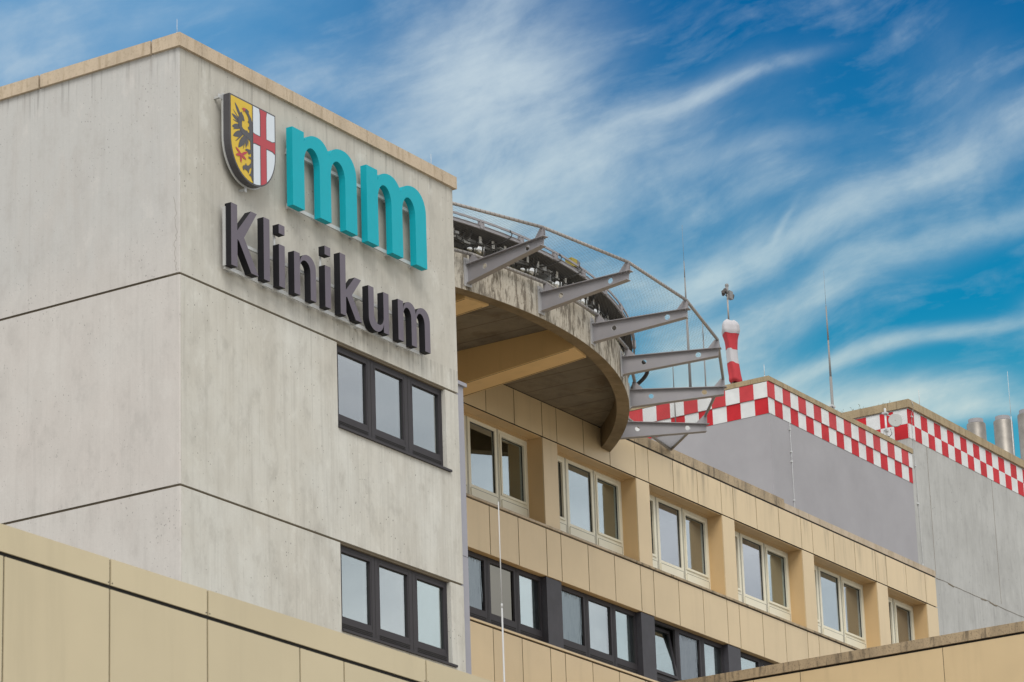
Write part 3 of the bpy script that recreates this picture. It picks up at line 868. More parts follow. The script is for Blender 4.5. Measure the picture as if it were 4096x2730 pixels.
# ================================================================== helipad
HC = (57.32, 47.16)
RO = 12.12
pad = thing('helipad', (HC[0], HC[1], 23.11), 'round rooftop helipad with stained concrete rim and steel deck', 'helipad')
rim = MB(); rim.ringsec(HC[0], HC[1], [(11.84, 23.125), (RO - 0.006, 23.11), (RO, 23.118), (RO, 23.885), (RO - 0.006, 23.89), (11.84, 23.89), (11.84, 23.125)][:-1], 178, 317, 150)
for i, f in enumerate(rim.f):          # underside and inner face: rim concrete with shade put into its colour
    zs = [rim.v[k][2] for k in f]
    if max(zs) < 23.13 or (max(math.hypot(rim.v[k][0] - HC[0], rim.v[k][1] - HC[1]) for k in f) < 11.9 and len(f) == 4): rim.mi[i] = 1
rim.build('rim_beam', ['rim_concrete', 'rim_shaded'], pad)
mos = MB(); mos.ringsec(HC[0], HC[1], [(11.85, 23.892), (RO - 0.012, 23.892), (RO - 0.004, 23.91), (RO - 0.02, 23.955), (11.9, 23.965)], 178, 317, 150)
m, t, bs, out = newmat('moss')
v = objc(t); n1 = t.noise(v, 9, 6, 0.7)
t.l.new(t.ramp(n1, [(0.3, (0.05, 0.04, 0.018)), (0.5, (0.17, 0.145, 0.075)), (0.62, (0.10, 0.10, 0.03)), (0.75, (0.30, 0.26, 0.17))]), bs.inputs['Base Color'])
bs.inputs['Roughness'].default_value = 1; bump(t, bs, n1, 0.8, 0.03)
mos.build('mossy_capping', 'moss', pad)
# thin soffit slab of the concrete disc
sl = MB(); n = 90; b0 = len(sl.v)
def disc(mb, r, z0, z1, n=90, a0=0, a1=360, mi=0):
    pts = [(HC[0] + r * math.cos(R(a0 + (a1 - a0) * i / n)), HC[1] + r * math.sin(R(a0 + (a1 - a0) * i / n))) for i in range(n)]
    mb.poly([pts], lambda u, v: (u, v, 0), (0, 0, 1), z0, z1, mi)
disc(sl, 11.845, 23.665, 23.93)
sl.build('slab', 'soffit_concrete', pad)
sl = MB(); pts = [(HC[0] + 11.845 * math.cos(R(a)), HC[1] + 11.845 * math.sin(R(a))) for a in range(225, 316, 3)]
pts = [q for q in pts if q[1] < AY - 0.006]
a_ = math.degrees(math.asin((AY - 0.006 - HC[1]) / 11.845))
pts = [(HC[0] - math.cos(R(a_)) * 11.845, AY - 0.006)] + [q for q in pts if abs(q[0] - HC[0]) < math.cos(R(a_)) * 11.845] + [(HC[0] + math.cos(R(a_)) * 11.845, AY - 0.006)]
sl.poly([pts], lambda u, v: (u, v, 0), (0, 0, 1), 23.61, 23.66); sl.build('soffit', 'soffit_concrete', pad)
# beige haunched beams
for xa in (55.10, 59.10, 51.6):
    xb = xa + 0.70
    b = MB()
    ya = HC[1] - math.sqrt(11.84 ** 2 - (xa - HC[0]) ** 2) + 0.004; yb = HC[1] - math.sqrt(11.84 ** 2 - (xb - HC[0]) ** 2) + 0.004
    zb = lambda y: 22.82 + (38.8 - y) * (0.27 / 3.4)
    b.hexa([(xa, ya, zb(ya)), (xb, yb, zb(yb)), (xb, AY - 0.01, zb(AY)), (xa, AY - 0.01, zb(AY)), (xa, ya, 23.605), (xb, yb, 23.605), (xb, AY - 0.01, 23.605), (xa, AY - 0.01, 23.605)])
    o = b.build('ceiling_beam', 'beige_bounce', pad)
    b = MB()
    for x in (xa + 0.04, xb - 0.04):
        b.hexa([(x - 0.006, max(ya, yb) + 0.02, zb(max(ya, yb) + 0.02) - 0.004), (x + 0.006, max(ya, yb) + 0.02, zb(max(ya, yb) + 0.02) - 0.004), (x + 0.006, AY - 0.02, zb(AY) - 0.004), (x - 0.006, AY - 0.02, zb(AY) - 0.004),
                (x - 0.006, max(ya, yb) + 0.02, zb(max(ya, yb) + 0.02) + 0.002), (x + 0.006, max(ya, yb) + 0.02, zb(max(ya, yb) + 0.02) + 0.002), (x + 0.006, AY - 0.02, zb(AY) + 0.002), (x - 0.006, AY - 0.02, zb(AY) + 0.002)])
    sub(b, 'panel_joint', 'black_gap', o)

# ---- steel deck above the concrete disc
pol = lambda r, a, z: (HC[0] + r * math.cos(R(a)), HC[1] + r * math.sin(R(a)), z)
dk = MB(); disc(dk, 12.25, 24.475, 24.50); dk.build('deck_plate', 'dark_soffit', pad)
dk = MB(); dk.ringsec(HC[0], HC[1], [(12.265, 24.43), (12.30, 24.43), (12.30, 24.438), (12.285, 24.44), (12.285, 24.503), (12.30, 24.505), (12.30, 24.512), (12.265, 24.512)], 0, 359.9, 200)
dk.build('edge_beam', 'steel_grey', pad)
dk = MB(); dk.ringsec(HC[0], HC[1], [(12.285, 24.578), (12.31, 24.578), (12.31, 24.622), (12.285, 24.622)], 0, 359.9, 200)
dk.build('edge_rail', 'steel_grey', pad)
def radial_box(mb, a, r0, r1, w, z0, z1, mi=0, off=0.0):
    c, s_ = math.cos(R(a)), math.sin(R(a)); tx, ty = -s_, c
    P_ = lambda r, t_, z: (HC[0] + c * r + tx * (t_ + off), HC[1] + s_ * r + ty * (t_ + off), z)
    mb.hexa([P_(r0, -w, z0), P_(r1, -w, z0), P_(r1, w, z0), P_(r0, w, z0), P_(r0, -w, z1), P_(r1, -w, z1), P_(r1, w, z1), P_(r0, w, z1)], mi)
for k in range(16):       # brackets that carry the edge rail
    a = -112.0 + 5.75 * k
    b = MB()
    radial_box(b, a, 12.24, 12.325, 0.005, 24.435, 24.60, off=-0.05)
    radial_box(b, a, 12.24, 12.325, 0.005, 24.435, 24.60, off=0.05)
    radial_box(b, a, 12.301, 12.308, 0.045, 24.435, 24.56)
    b.build('edge_bracket', 'steel_grey', pad)
for k in range(13):       # radial joists (I sections) on short legs
    a = -112.5 + k * 11.05 / 1.0 * 0.75
    if a > -15: break
    b = MB()
    radial_box(b, a, 9.5, 12.0, 0.008, 24.13, 24.34)
    radial_box(b, a, 9.5, 12.0, 0.085, 24.34, 24.355)
    radial_box(b, a, 9.5, 12.0, 0.085, 24.115, 24.13)
    radial_box(b, a, 11.7, 11.86, 0.09, 23.94, 24.115)
    b.build('joist', 'galvanised', pad)
pr = MB()                # tangential purlins with their square white clips
for r_, z_ in ((11.80, 24.30), (11.35, 24.36)):
    pr.ringsec(HC[0], HC[1], [(r_ - 0.03, z_), (r_ + 0.03, z_), (r_ + 0.03, z_ + 0.09), (r_ - 0.03, z_ + 0.09)], 205, 335, 90)
pr.build('purlin', 'galvanised', pad)
rc = random.Random(21)
for k in range(34):          # light cross rails, junction boxes and hangers under the plate
    a = -112 + k * 2.3 + rc.uniform(-.5, .5); r_ = rc.uniform(11.55, 12.05); L_ = rc.uniform(0.10, 0.34)
    b = MB(); z_ = rc.uniform(24.12, 24.36); hgt = rc.choice((0.05, 0.07, 0.12))
    radial_box(b, a, r_, r_ + rc.uniform(0.03, 0.10), L_ / 2, z_, z_ + hgt)
    b.build('junction_box' if L_ < 0.2 else 'cross_rail', rc.choice(('galvanised', 'clip_metal', 'steel_grey')), pad)
rc = random.Random(5)
nclip = 0
for k in range(150):
    a = -114 + k * 0.62
    if (k * 7) % 11 in (0, 4, 8) or nclip > 98: continue
    nclip += 1
    ft = MB(); r_ = 11.98 - (k % 3) * 0.09
    radial_box(ft, a, r_ - 0.004, r_ + 0.004, 0.036, 24.30 - rc.uniform(0, 0.06), 24.43)
    ft.build('deck_clip', 'clip_metal', pad)
plain('hood', (0.2, 0.2, 0.2), 0.5)
for k, a in enumerate((-99.6, -91.4, -86.6, -80.6, -77.0, -105.5, -70.5, -63)):
    b = MB(); p0 = Vector(pol(11.80, a - 0.75, 24.16)); p1 = Vector(pol(11.92, a + 0.75, 24.15))
    d_ = (p1 - p0)
    b.tube(p0, p0 + d_ * 0.5, 0.09, n=16).tube(p0 + d_ * 0.46, p0 + d_ * 0.54, 0.11, n=16).tube(p0 + d_ * 0.54, p1, 0.155, n=20).tube(p1, p1 + d_ * 0.03, 0.165, n=20)
    b.build('duct', 'mirror_metal', pad)
rc = random.Random(11)
for k in range(60):          # slack cables under the deck edge
    a = -113 + k * 1.25 + rc.uniform(-.4, .4); r_ = rc.uniform(11.9, 12.15)
    sag = rc.uniform(0.10, 0.24); da = rc.uniform(0.3, 1.2) * rc.choice((-1, 1)); pts = []
    for i in range(9):
        u = i / 8; pts.append(pol(r_ - 0.15 * u, a + da * u, 24.44 - sag * math.sin(math.pi * u) - 0.02 * u))
    cb = MB(); cb.path(pts, rc.uniform(0.010, 0.020), 6); cb.build('cable', 'cable', pad)
for z_, r_ in ((24.26, 12.0), (24.22, 11.93), (24.08, 11.8)):
    cb = MB(); cb.path([pol(r_ + 0.03 * math.sin(a * 0.9), a * 1.0, z_ + 0.025 * math.sin(a * 1.7)) for a in [-116 + 0.8 * i for i in range(118)]], 0.012, 6); cb.build('cable', 'cable', pad)
for a in (-96.8, -88.6, -84.6):
    cb = MB(); cb.path([pol(12.30, a + .3, 24.62), pol(12.36, a + .25, 24.52), pol(12.36, a + .1, 24.45), pol(12.2, a - .3, 24.36), pol(12.0, a - 1.2, 24.3)], 0.014, 6); cb.build('cable', 'cable', pad)
hs = []
for i in range(15):
    u = i / 14; hs.append(pol(12.35 + 0.25 * math.sin(math.pi * u) + 0.0, -57 + 3.2 * u, 24.42 - 0.42 * u ** 1.3))
hb = MB(); hb.path(hs, 0.045, 10); hb.build('hose', 'cable', pad)

# ---- net arms: tapered I beams on end plates, with two round holes
NA0, NDA = -101.8, 11.05
RT = 14.23
def arm_mesh():
    zt, zb0, zb1 = 23.635, 23.255, 23.475
    r0, r1 = RO + 0.035, RT
    PX = lambda u, v: (u, 0, v)
    hole = lambda cx, cz, r: [(cx + r * math.cos(R(-15 * i)), cz + r * math.sin(R(-15 * i))) for i in range(24)]
    web = MB(); web.poly([[(r0, zb0), (r1, zb1), (r1 + 0.02, zt), (r0, zt)], hole(12.62, 23.49, 0.055), hole(13.80, 23.54, 0.058)], PX, (0, 1, 0), -0.006, 0.006)
    web.box(r0, r1 + 0.07, -0.075, 0.075, zt, zt + 0.014)                       # top flange
    web.hexa([(r0, -0.075, zb0 - 0.014), (r1 + 0.0, -0.075, zb1 - 0.014), (r1 + 0.0, 0.075, zb1 - 0.014), (r0, 0.075, zb0 - 0.014), (r0, -0.075, zb0), (r1, -0.075, zb1), (r1, 0.075, zb1), (r0, 0.075, zb0)])
    rings = MB()
    for cx, cz, r in ((12.62, 23.49, 0.055), (13.80, 23.54, 0.058)):
        rings.poly([hole(cx, cz, r + 0.007), hole(cx, cz, r)[::-1]], PX, (0, 1, 0), -0.009, 0.009)
    plate = MB(); plate.box(RO + 0.004, RO + 0.030, -0.10, 0.10, 23.19, 23.78)
    for z in (23.24, 23.70):
        for y in (-0.07, 0.07): plate.tube((RO + 0.03, y, z), (RO + 0.055, y, z), 0.014, n=6)
    gl = []
    for sy in (-0.03, 0.022):
        gus = MB(); gl.append(gus)
        gus.poly([[(r1 - 0.22, zt + 0.015), (r1 + 0.03, zt + 0.015), (r1 + 0.03, zt + 0.20), (r1 - 0.06, zt + 0.20)]], lambda u, v: (u, sy, v), (0, 1, 0), 0, 0.008)
        gus = MB(); gl.append(gus)
        gus.poly([[(RO + 0.11, zt + 0.015), (RO + 0.34, zt + 0.015), (RO + 0.17, zt + 0.19), (RO + 0.09, zt + 0.19)]], lambda u, v: (u, sy, v), (0, 1, 0), 0, 0.008)
    for x in (r1 - 0.13, r1 - 0.01, RO + 0.16, RO + 0.28):
        for y in (-0.055, 0.055): web.tube((x, y, zt - 0.025), (x, y, zt + 0.03), 0.010, n=6)
    return web.mesh('arm', 'steel_grey'), rings.mesh('r', 'steel_edge'), plate.mesh('p', 'steel_edge'), [g.mesh('g', 'steel_grey') for g in gl]
ms = arm_mesh()
for k in range(-3, 6):
    a = NA0 + NDA * k
    o = bpy.data.objects.new('net_arm', ms[0]); col.objects.link(o); o.parent = pad
    o.location = Vector((HC[0], HC[1], 0)) - Vector(pad['wbase']); o.rotation_euler.z = R(a)
    for nm, me in [('hole_collar', ms[1]), ('end_plate', ms[2])] + [('gusset', g) for g in ms[3]]:
        q = bpy.data.objects.new(nm, me); col.objects.link(q); q.parent = o
# ---- pipes and net
ZP = 23.845
out_pts = [pol(RT, NA0 + NDA * k, ZP) for k in range(-7, 6)]
in_pts = [pol(RO + 0.15, NA0 + NDA * k, ZP - 0.01) for k in range(-7, 6)]
# last bay is cut off at the parapet of the wing
VX = (68.86, 38.76, ZP - 0.02)
def seg_pipe(pts, r, name):
    b = MB()
    for p, q in zip(pts[:-1], pts[1:]): b.tube(p, q, r, n=14)
    o = b.build(name, 'pipe_grey', pad)
    lc = MB()
    for p, q in zip(pts[:-1], pts[1:]):
        p = Vector(p); q = Vector(q); L = (q - p).length; d_ = (q - p) / L; n = int(L / 0.12)
        for i in range(n):
            c_ = p + d_ * (0.12 * (i + 0.5)); w = d_ + Vector((0, 0, 0.35)); w.normalize()
            lc.tube(c_ - w * 0.004, c_ + w * 0.004, r + 0.002, n=12, caps=True)
    merge(lc, 'dark_lace', o)
    return o
seg_pipe(out_pts + [VX], 0.033, 'outer_pipe')
seg_pipe(in_pts + [(VX[0] - 0.05, VX[1], VX[2])], 0.036, 'inner_pipe')
nt = MB()
def wire(p, q, r=0.0014):
    nt.tube(p, q, r, n=3, caps=False)
bays_n = list(zip(out_pts, in_pts))
bays_n.append((VX, (VX[0] - 0.05, VX[1], VX[2])))
for k in range(5, len(bays_n) - 1):
    (o0, i0), (o1, i1) = bays_n[k], bays_n[k + 1]
    o0, i0, o1, i1 = map(Vector, (o0, i0, o1, i1))
    S = lambda u, v: (i0.lerp(i1, u)).lerp(o0.lerp(o1, u), v) - Vector((0, 0, 0.05 * math.sin(math.pi * v) * math.sin(math.pi * u)))
    N_, K_ = 30, 7        # diamonds drawn out along the rim
    for s_ in (1, -1):
        for jj in range(-K_, N_ + K_ + 1):
            pts = []
            for i in range(9):
                u = i / 8; v = (jj + s_ * (u - 0.5) * K_ * 2) / N_
                pts.append((u, v))
            for (u0, v0), (u1, v1) in zip(pts[:-1], pts[1:]):
                if v0 == v1: continue
                lo_, hi_ = 0.0, 1.0
                ta, tb = (0 - v0) / (v1 - v0), (1 - v0) / (v1 - v0)
                lo_ = max(lo_, min(ta, tb)); hi_ = min(hi_, max(ta, tb))
                if hi_ - lo_ < 0.02: continue
                wire(S(u0 + (u1 - u0) * lo_, v0 + (v1 - v0) * lo_), S(u0 + (u1 - u0) * hi_, v0 + (v1 - v0) * hi_))
nt.build('safety_net', 'net_wire', pad)

# floodlight on the deck edge
fl = thing('floodlight', (58.75, 35.2, 24.62), 'yellow and grey floodlight on the edge of the helipad', 'floodlight')
b = MB(); b.hexa([(58.50, 35.06, 24.64), (58.64, 35.02, 24.64), (58.68, 35.2, 24.64), (58.54, 35.24, 24.64), (58.44, 35.03, 24.80), (58.60, 34.99, 24.78), (58.64, 35.17, 24.78), (58.48, 35.21, 24.80)])
b.build('housing', 'lamp_yellow', fl)
b = MB(); b.hexa([(58.645, 35.02, 24.62), (58.80, 35.06, 24.60), (58.84, 35.22, 24.60), (58.69, 35.2, 24.62), (58.61, 34.99, 24.78), (58.74, 35.0, 24.76), (58.78, 35.17, 24.76), (58.65, 35.17, 24.78)])
b.build('lamp_head', 'control_grey', fl)
b = MB(); b.tube((58.93, 35.14, 24.58), (58.93, 35.14, 24.61), 0.10, 0.10, 16).tube((58.93, 35.14, 24.61), (58.90, 35.14, 24.70), 0.085, 0.04, 16).tube((58.85, 35.12, 24.53), (58.85, 35.12, 24.62), 0.015, n=8)
b.build('reflector', 'dish_grey', fl)

# ================================================================== stair tower G and plant house H
def checks(parent, along, c0, c1, e0, step, zrows, y, first_red_upper, proud=0.03, reds=('check_red_pale', 'check_red')):
    """two rows of painted squares; each row is one continuous facing, its squares are its pattern"""
    k0 = math.floor((c0 - e0) / step); k1 = math.ceil((c1 - e0) / step)
    for r, (za, zb) in enumerate(zrows):
        b = MB(); d0 = y - (proud if r == 0 else 0.0) - 0.012; d1 = y - 0.001
        cuts = [c0] + [e0 + k * step for k in range(k0, k1 + 1) if c0 + 0.01 < e0 + k * step < c1 - 0.01] + [c1]
        P = (lambda u, d, z: (u, d, z)) if along == 'x' else (lambda u, d, z: (d, u, z))
        for u in cuts:
            b.v += [P(u, d0, za), P(u, d0, zb), P(u, d1, za), P(u, d1, zb)]
        for i in range(len(cuts) - 1):
            mid = (cuts[i] + cuts[i + 1]) / 2; k = math.floor((mid - e0) / step)
            red = ((k + (0 if first_red_upper else 1) + r) % 2 == 0); mi = 0 if red else 1; o = i * 4
            b.face((o, o + 4, o + 5, o + 1), mi); b.face((o + 1, o + 5, o + 7, o + 3), mi); b.face((o, o + 2, o + 6, o + 4), mi); b.face((o + 2, o + 3, o + 7, o + 6), mi)
        b.face((0, 1, 3, 2)); o = (len(cuts) - 1) * 4; b.face((o, o + 2, o + 3, o + 1))
        b.build('checked_band', [reds[r], 'check_white'], parent)

stair = thing('stair_tower', (87.75, 46.0, -1.6), 'smooth grey rendered tower with red and white checked top beside the windsock', 'building')
b = MB(); b.box(87.75, 97.25, 46.0, 57.0, -1.6, 31.80); b.build('wall', 'render_grey', stair)
b = MB()
xs = [87.70, 89.27, 92.75, 96.2, 97.27]
xs = [87.70, 89.3, 92.35, 97.29]
for i, (p, q) in enumerate(zip(xs[:-1], xs[1:])): b.box(p, q - 0.008, 45.93, 46.3, 31.83, 31.985)
ys = [46.305, 46.55, 49.0, 52.0, 57.0]
for p, q in zip(ys[:-1], ys[1:]): b.box(87.70, 88.1, p, q - 0.008, 31.83, 31.985)
b.build('coping', 'coping_far', stair)
checks(stair, 'x', 87.70, 97.245, 91.55, 0.4935, [(31.34, 31.815), (30.845, 31.335)], 46.0, True)
checks(stair, 'y', 46.003, 57.0, 46.465, 0.478, [(31.34, 31.815), (30.845, 31.335)], 87.75, True)
cbm = MB(); cbm.tube((88.95, 45.965, 30.84), (88.95, 45.965, 24.0), 0.007, n=6)
for z in (30.6, 29.9, 29.6, 28.4): cbm.box(88.92, 88.98, 45.95, 45.999, z, z + 0.05)
cbm.build('lightning_cable', 'galvanised', stair)

plant = thing('plant_house', (97.25, 46.0, -1.6), 'streaked concrete block with red and white checks under its coping', 'building')
b = MB(); b.box(97.255, 128, 46.003, 57.0, -1.6, 33.38); b.build('wall', 'far_concrete', plant)
b = MB()
for p, q in zip([97.19, 97.95, 101.39, 104.87, 108.35, 128], [97.95, 101.39, 104.87, 108.35, 112, 128]):
    if q > p: b.box(p, q - 0.012, 45.92, 46.35, 33.38, 33.645)
ys = [46.355, 46.67, 50.2, 53.6, 57.0]
for p, q in zip(ys[:-1], ys[1:]): b.box(97.19, 97.6, p + 0.005, q - 0.005, 33.38, 33.645)
b.box(112, 128, 45.92, 46.35, 33.38, 33.645)
b.build('coping', 'coping_far', plant)
rc = random.Random(9)
b = MB(); x = 98.2; z = 28.02
while x < 127:               # ragged pour joint between two lifts of concrete
    x2 = x + rc.uniform(0.15, 0.5); z2 = 28.0 + rc.uniform(-0.02, 0.02); h = rc.choice((0.008, 0.012, 0.02, 0.045))
    b.hexa([(x, 45.994, z - h), (x2, 45.994, z2 - h), (x2, 46.02, z2 - h), (x, 46.02, z - h), (x, 45.994, z), (x2, 45.994, z2), (x2, 46.02, z2), (x, 46.02, z)])
    x, z = x2, z2
b.build('pour_joint', 'groove', plant)
for xj in (98.46, 103.33, 108.2):
    b = MB(); b.box(xj - 0.006, xj + 0.006, 45.998, 46.02, 28.1, 32.36); b.build('form_joint', 'groove', plant)
checks(plant, 'x', 97.235, 127.9, 97.66, 0.4857, [(32.85, 33.335), (32.365, 32.846)], 46.003, False, 0.0, ('check_red', 'check_red'))
checks(plant, 'y', 46.006, 57.0, 46.515, 0.486, [(32.85, 33.335), (32.365, 32.846)], 97.255, True, 0.0, ('check_red', 'check_red'))
cbm = MB()
cx = 97.50
cbm.path([(97.35, 45.90, 33.66), (97.47, 45.90, 33.5), (97.50, 45.93, 33.34), (97.44, 45.97, 33.2), (97.44, 45.975, 32.4), (97.5, 45.975, 30.5), (97.55, 45.975, 26.0), (97.56, 45.975, 24.2)], 0.009, 6)
for z in (33.1, 32.35, 31.45, 30.2, 28.2, 26.6): cbm.box(97.42, 97.52, 45.955, 46.0, z, z + 0.05)
cbm.build('lightning_cable', 'galvanised', plant)

# ---- mast with dish
dm = thing('dish_mast', (96.42, 46.4, 31.9), 'grey mast with round white dish antenna before the checked concrete block', 'antenna')
b = MB(); b.tube((96.42, 46.4, 31.9), (96.42, 46.4, 33.22), 0.034, n=12).tube((96.42, 46.4, 33.02), (97.22, 46.25, 33.03), 0.018, n=8).box(96.34, 96.50, 46.32, 46.48, 33.03, 33.08).box(96.36, 96.48, 46.34, 46.46, 32.44, 32.5)
b.build('mast', 'galvanised', dm)
b = MB(); c0 = Vector((96.62, 46.16, 32.82)); dv = Vector((-0.80, -0.50, 0.05)).normalized()
b.tube(c0, c0 + dv * 0.05, 0.222, 0.217, 32).tube(c0 - dv * 0.06, c0, 0.16, 0.222, 32).tube(c0 + dv * 0.05, c0 + dv * 0.06, 0.02, 0.015, 10)
b.build('dish', 'dish_grey', dm)
b = MB(); b.path([(96.52, 46.3, 32.55), (96.6, 46.3, 32.4), (96.5, 46.35, 32.28), (96.44, 46.36, 32.3)], 0.011, 6).path([(96.4, 46.36, 32.5), (96.25, 46.4, 32.45), (96.22, 46.4, 32.3), (96.3, 46.4, 32.2)], 0.011, 6)
b.build('cable', 'cable', dm)

# ---- tall antennas on the stair tower roof
def mast(x, y, zs, rs, name, label, wire=0.0, brace=False, group=None, mat='mast_grey'):
    o = thing(name, (x, y, zs[0]), label, 'antenna', group)
    b = MB()
    for i in range(len(zs) - 1):
        b.tube((x, y, zs[i]), (x, y, zs[i + 1]), rs[i], rs[i] * (0.72 if i else 1.0), 10)
    b.build('pole', mat, o)
    if wire:
        w = MB(); w.tube((x, y, zs[-1]), (x, y, zs[-1] + wire), 0.006, 0.004, 5); w.build('whip', 'mast_grey', o)
    if brace:
        w = MB(); w.box(x - 0.12, x + 0.12, y - 0.05, y + 0.05, zs[0] + 1.46, zs[0] + 1.52).tube((x + 0.1, y, zs[0] + 1.45), (x + 0.65, y, zs[0]), 0.012, n=6).tube((x - 0.1, y, zs[0] + 1.45), (x - 0.65, y, zs[0]), 0.012, n=6)
        w.build('brace', 'galvanised', o)
    return o
mast(95.93, 48.0, [32.0, 34.48, 35.72, 36.87, 36.96], [0.046, 0.036, 0.028, 0.010], 'antenna_mast', 'tall stepped steel mast behind the checked tower roof edge, near the dish', 1.15, True)
mast(90.25, 50.0, [31.6, 33.05, 35.78, 36.69, 37.25], [0.075, 0.045, 0.028, 0.018], 'antenna_mast', 'tallest thin mast rising behind the safety net beside the windsock', 1.2)
mast(91.24, 50.0, [31.6, 32.6, 34.9, 35.48], [0.045, 0.026, 0.018], 'antenna_mast', 'short dark mast seen through the net between tallest mast and windsock')
mast(87.42, 49.0, [31.0, 32.0, 33.35], [0.02, 0.016], 'antenna_mast', 'faint thin rod seen through the net nearest the concrete rim')

def rod(x, y, z0, z1, label, r=0.005):
    b = MB(); b.tube((x, y, z0), (x, y, z1), r, r * 0.7, 6).tube((x, y, z0), (x, y, z0 + 0.05), 0.018, n=8)
    o = b.build('lightning_rod', 'galvanised', None)
    tag(o, label, 'lightning rod', 'thin lightning rods on the roof edges')
rod(42.95, 33.3, 23.9, 24.20, 'short thin rod on the left corner of the concrete tower roof')
rod(50.62, 33.3, 23.9, 24.19, 'thin rod on the roof of the tower above the turquoise letters')
rod(87.78, 46.10, 31.985, 32.38, 'thin rod at the corner of the rendered tower, right of the windsock', 0.011)
rod(98.35, 46.08, 33.64, 34.27, 'thin rod on the coping of the concrete block right of the dish', 0.012)
o = thing('lightning_rod', (109.95, 48.0, 33.4), 'tall thin rod standing among the steel chimneys', 'lightning rod', 'thin lightning rods on the roof edges')
b = MB(); b.tube((109.95, 48.0, 33.4), (109.95, 48.0, 36.6), 0.016, n=8).tube((109.95, 48.0, 36.6), (109.95, 48.0, 38.3), 0.010, 0.006, 6); b.build('pole', 'galvanised', o)
b = MB(); b.tube((109.97, 48.0, 35.0), (111.8, 48.6, 35.2), 0.018, n=6).box(109.9, 110.02, 47.94, 48.06, 34.95, 35.08); b.build('clamp_arm', 'galvanised', o)

# ---- chimneys
def chimney(x, y, ztop, r, label):
    o = thing('chimney', (x, y, 33.0), label, 'chimney', 'stainless steel chimneys behind the checked roof')
    b = MB(); b.lathe(x, y, [(r, 33.0), (r, 34.2), (r + 0.012, 34.21), (r + 0.012, 34.24), (r, 34.25), (r, ztop - 0.22), (r * 0.97, ztop - 0.17), (r * 0.80, ztop - 0.17)], 40)
    for i in range(len(b.sm)): b.sm[i] = True
    b.build('flue', 'stainless', o)
    b = MB(); b.lathe(x, y, [(r * 0.79, ztop - 0.172), (r * 0.79, ztop), (r * 0.68, ztop), (r * 0.68, ztop - 0.6)], 36)
    b.build('collar', 'steel_grey', o)
    b = MB(); b.tube((x - r * 0.9, y - 0.2, 34.7), (x - r * 0.9 - 0.2, y - 0.2, 34.55), 0.02, n=6).box(x - 0.1, x + 0.1, y - r - 0.02, y - r + 0.05, 34.6, 34.7); b.build('bracket', 'dark_steel', o)
chimney(111.35, 50.0, 37.22, 0.345, 'leftmost big steel chimney above the far roof edge')
chimney(113.75, 50.0, 37.92, 0.35, 'steel chimney left of the thin rod, second of the big ones')
chimney(116.0, 50.0, 38.72, 0.36, 'tallest steel chimney cut by the right picture edge')
chimney(109.6, 50.0, 36.42, 0.17, 'small low chimney just peeking over the coping')

# ---- windsock
WS = (88.52, 47.6)
ws = thing('windsock_mast', (WS[0], WS[1], 31.9), 'mast with limp red and white windsock and lamps on top', 'windsock')
b = MB(); b.tube((*WS, 31.9), (*WS, 34.3), 0.035, n=10).tube((*WS, 34.3), (*WS, 34.95), 0.026, n=10).tube((*WS, 34.9), (*WS, 35.15), 0.022, n=10); b.build('pole', 'pipe_grey', ws)
b = MB()
b.box(WS[0] + 0.06, WS[0] + 0.26, WS[1] - 0.06, WS[1] + 0.06, 35.02, 35.27); b.build('control_box', 'control_grey', ws)
for dx, dz, w in ((-0.12, 0.20, 0.10), (-0.24, 0.10, 0.11), (0.34, 0.14, 0.09)):
    b = MB(); c = Vector((WS[0] + dx, WS[1], 35.0 + dz))
    b.tube(c - Vector((w, 0.05, -0.01)), c + Vector((w * 0.7, 0.05, -0.02)), 0.055, 0.045, 10).tube(c, Vector((WS[0], WS[1], 35.05)), 0.012, n=6)
    b.build('lamp', 'lamp_dark', ws)
b = MB(); b.tube((*WS, 35.15), (*WS, 35.36), 0.035, 0.05, 12).lathe(WS[0], WS[1], [(0.05, 35.36), (0.06, 35.42), (0.05, 35.46), (0.0, 35.48)], 12); b.build('beacon', 'control_grey', ws)
sock_prof = [(34.26, 0.10, 0.0), (34.20, 0.19, 0.0), (34.08, 0.235, 0.01), (33.88, 0.245, 0.0), (33.73, 0.215, 0.0), (33.40, 0.185, 0.01), (33.18, 0.175, 0.015), (32.9, 0.18, 0.03), (32.62, 0.185, 0.06), (32.4, 0.19, 0.09), (32.27, 0.205, 0.10), (32.21, 0.20, 0.10), (32.17, 0.13, 0.10)]
cuts = [(34.27, 33.80, 'sock_white'), (33.80, 33.28, 'sock_red'), (33.28, 32.82, 'sock_white'), (32.82, 32.0, 'sock_red')]
import bisect
def sockp(z):
    ps = sorted(sock_prof)
    for i in range(len(ps) - 1):
        if ps[i][0] <= z <= ps[i + 1][0]:
            k = (z - ps[i][0]) / (ps[i + 1][0] - ps[i][0]); return (ps[i][1] * (1 - k) + ps[i + 1][1] * k, ps[i][2] * (1 - k) + ps[i + 1][2] * k)
    return (ps[0][1], ps[0][2]) if z < ps[0][0] else (ps[-1][1], ps[-1][2])
sd = (0.53, -0.85)   # sideways direction in which the cloth hangs out
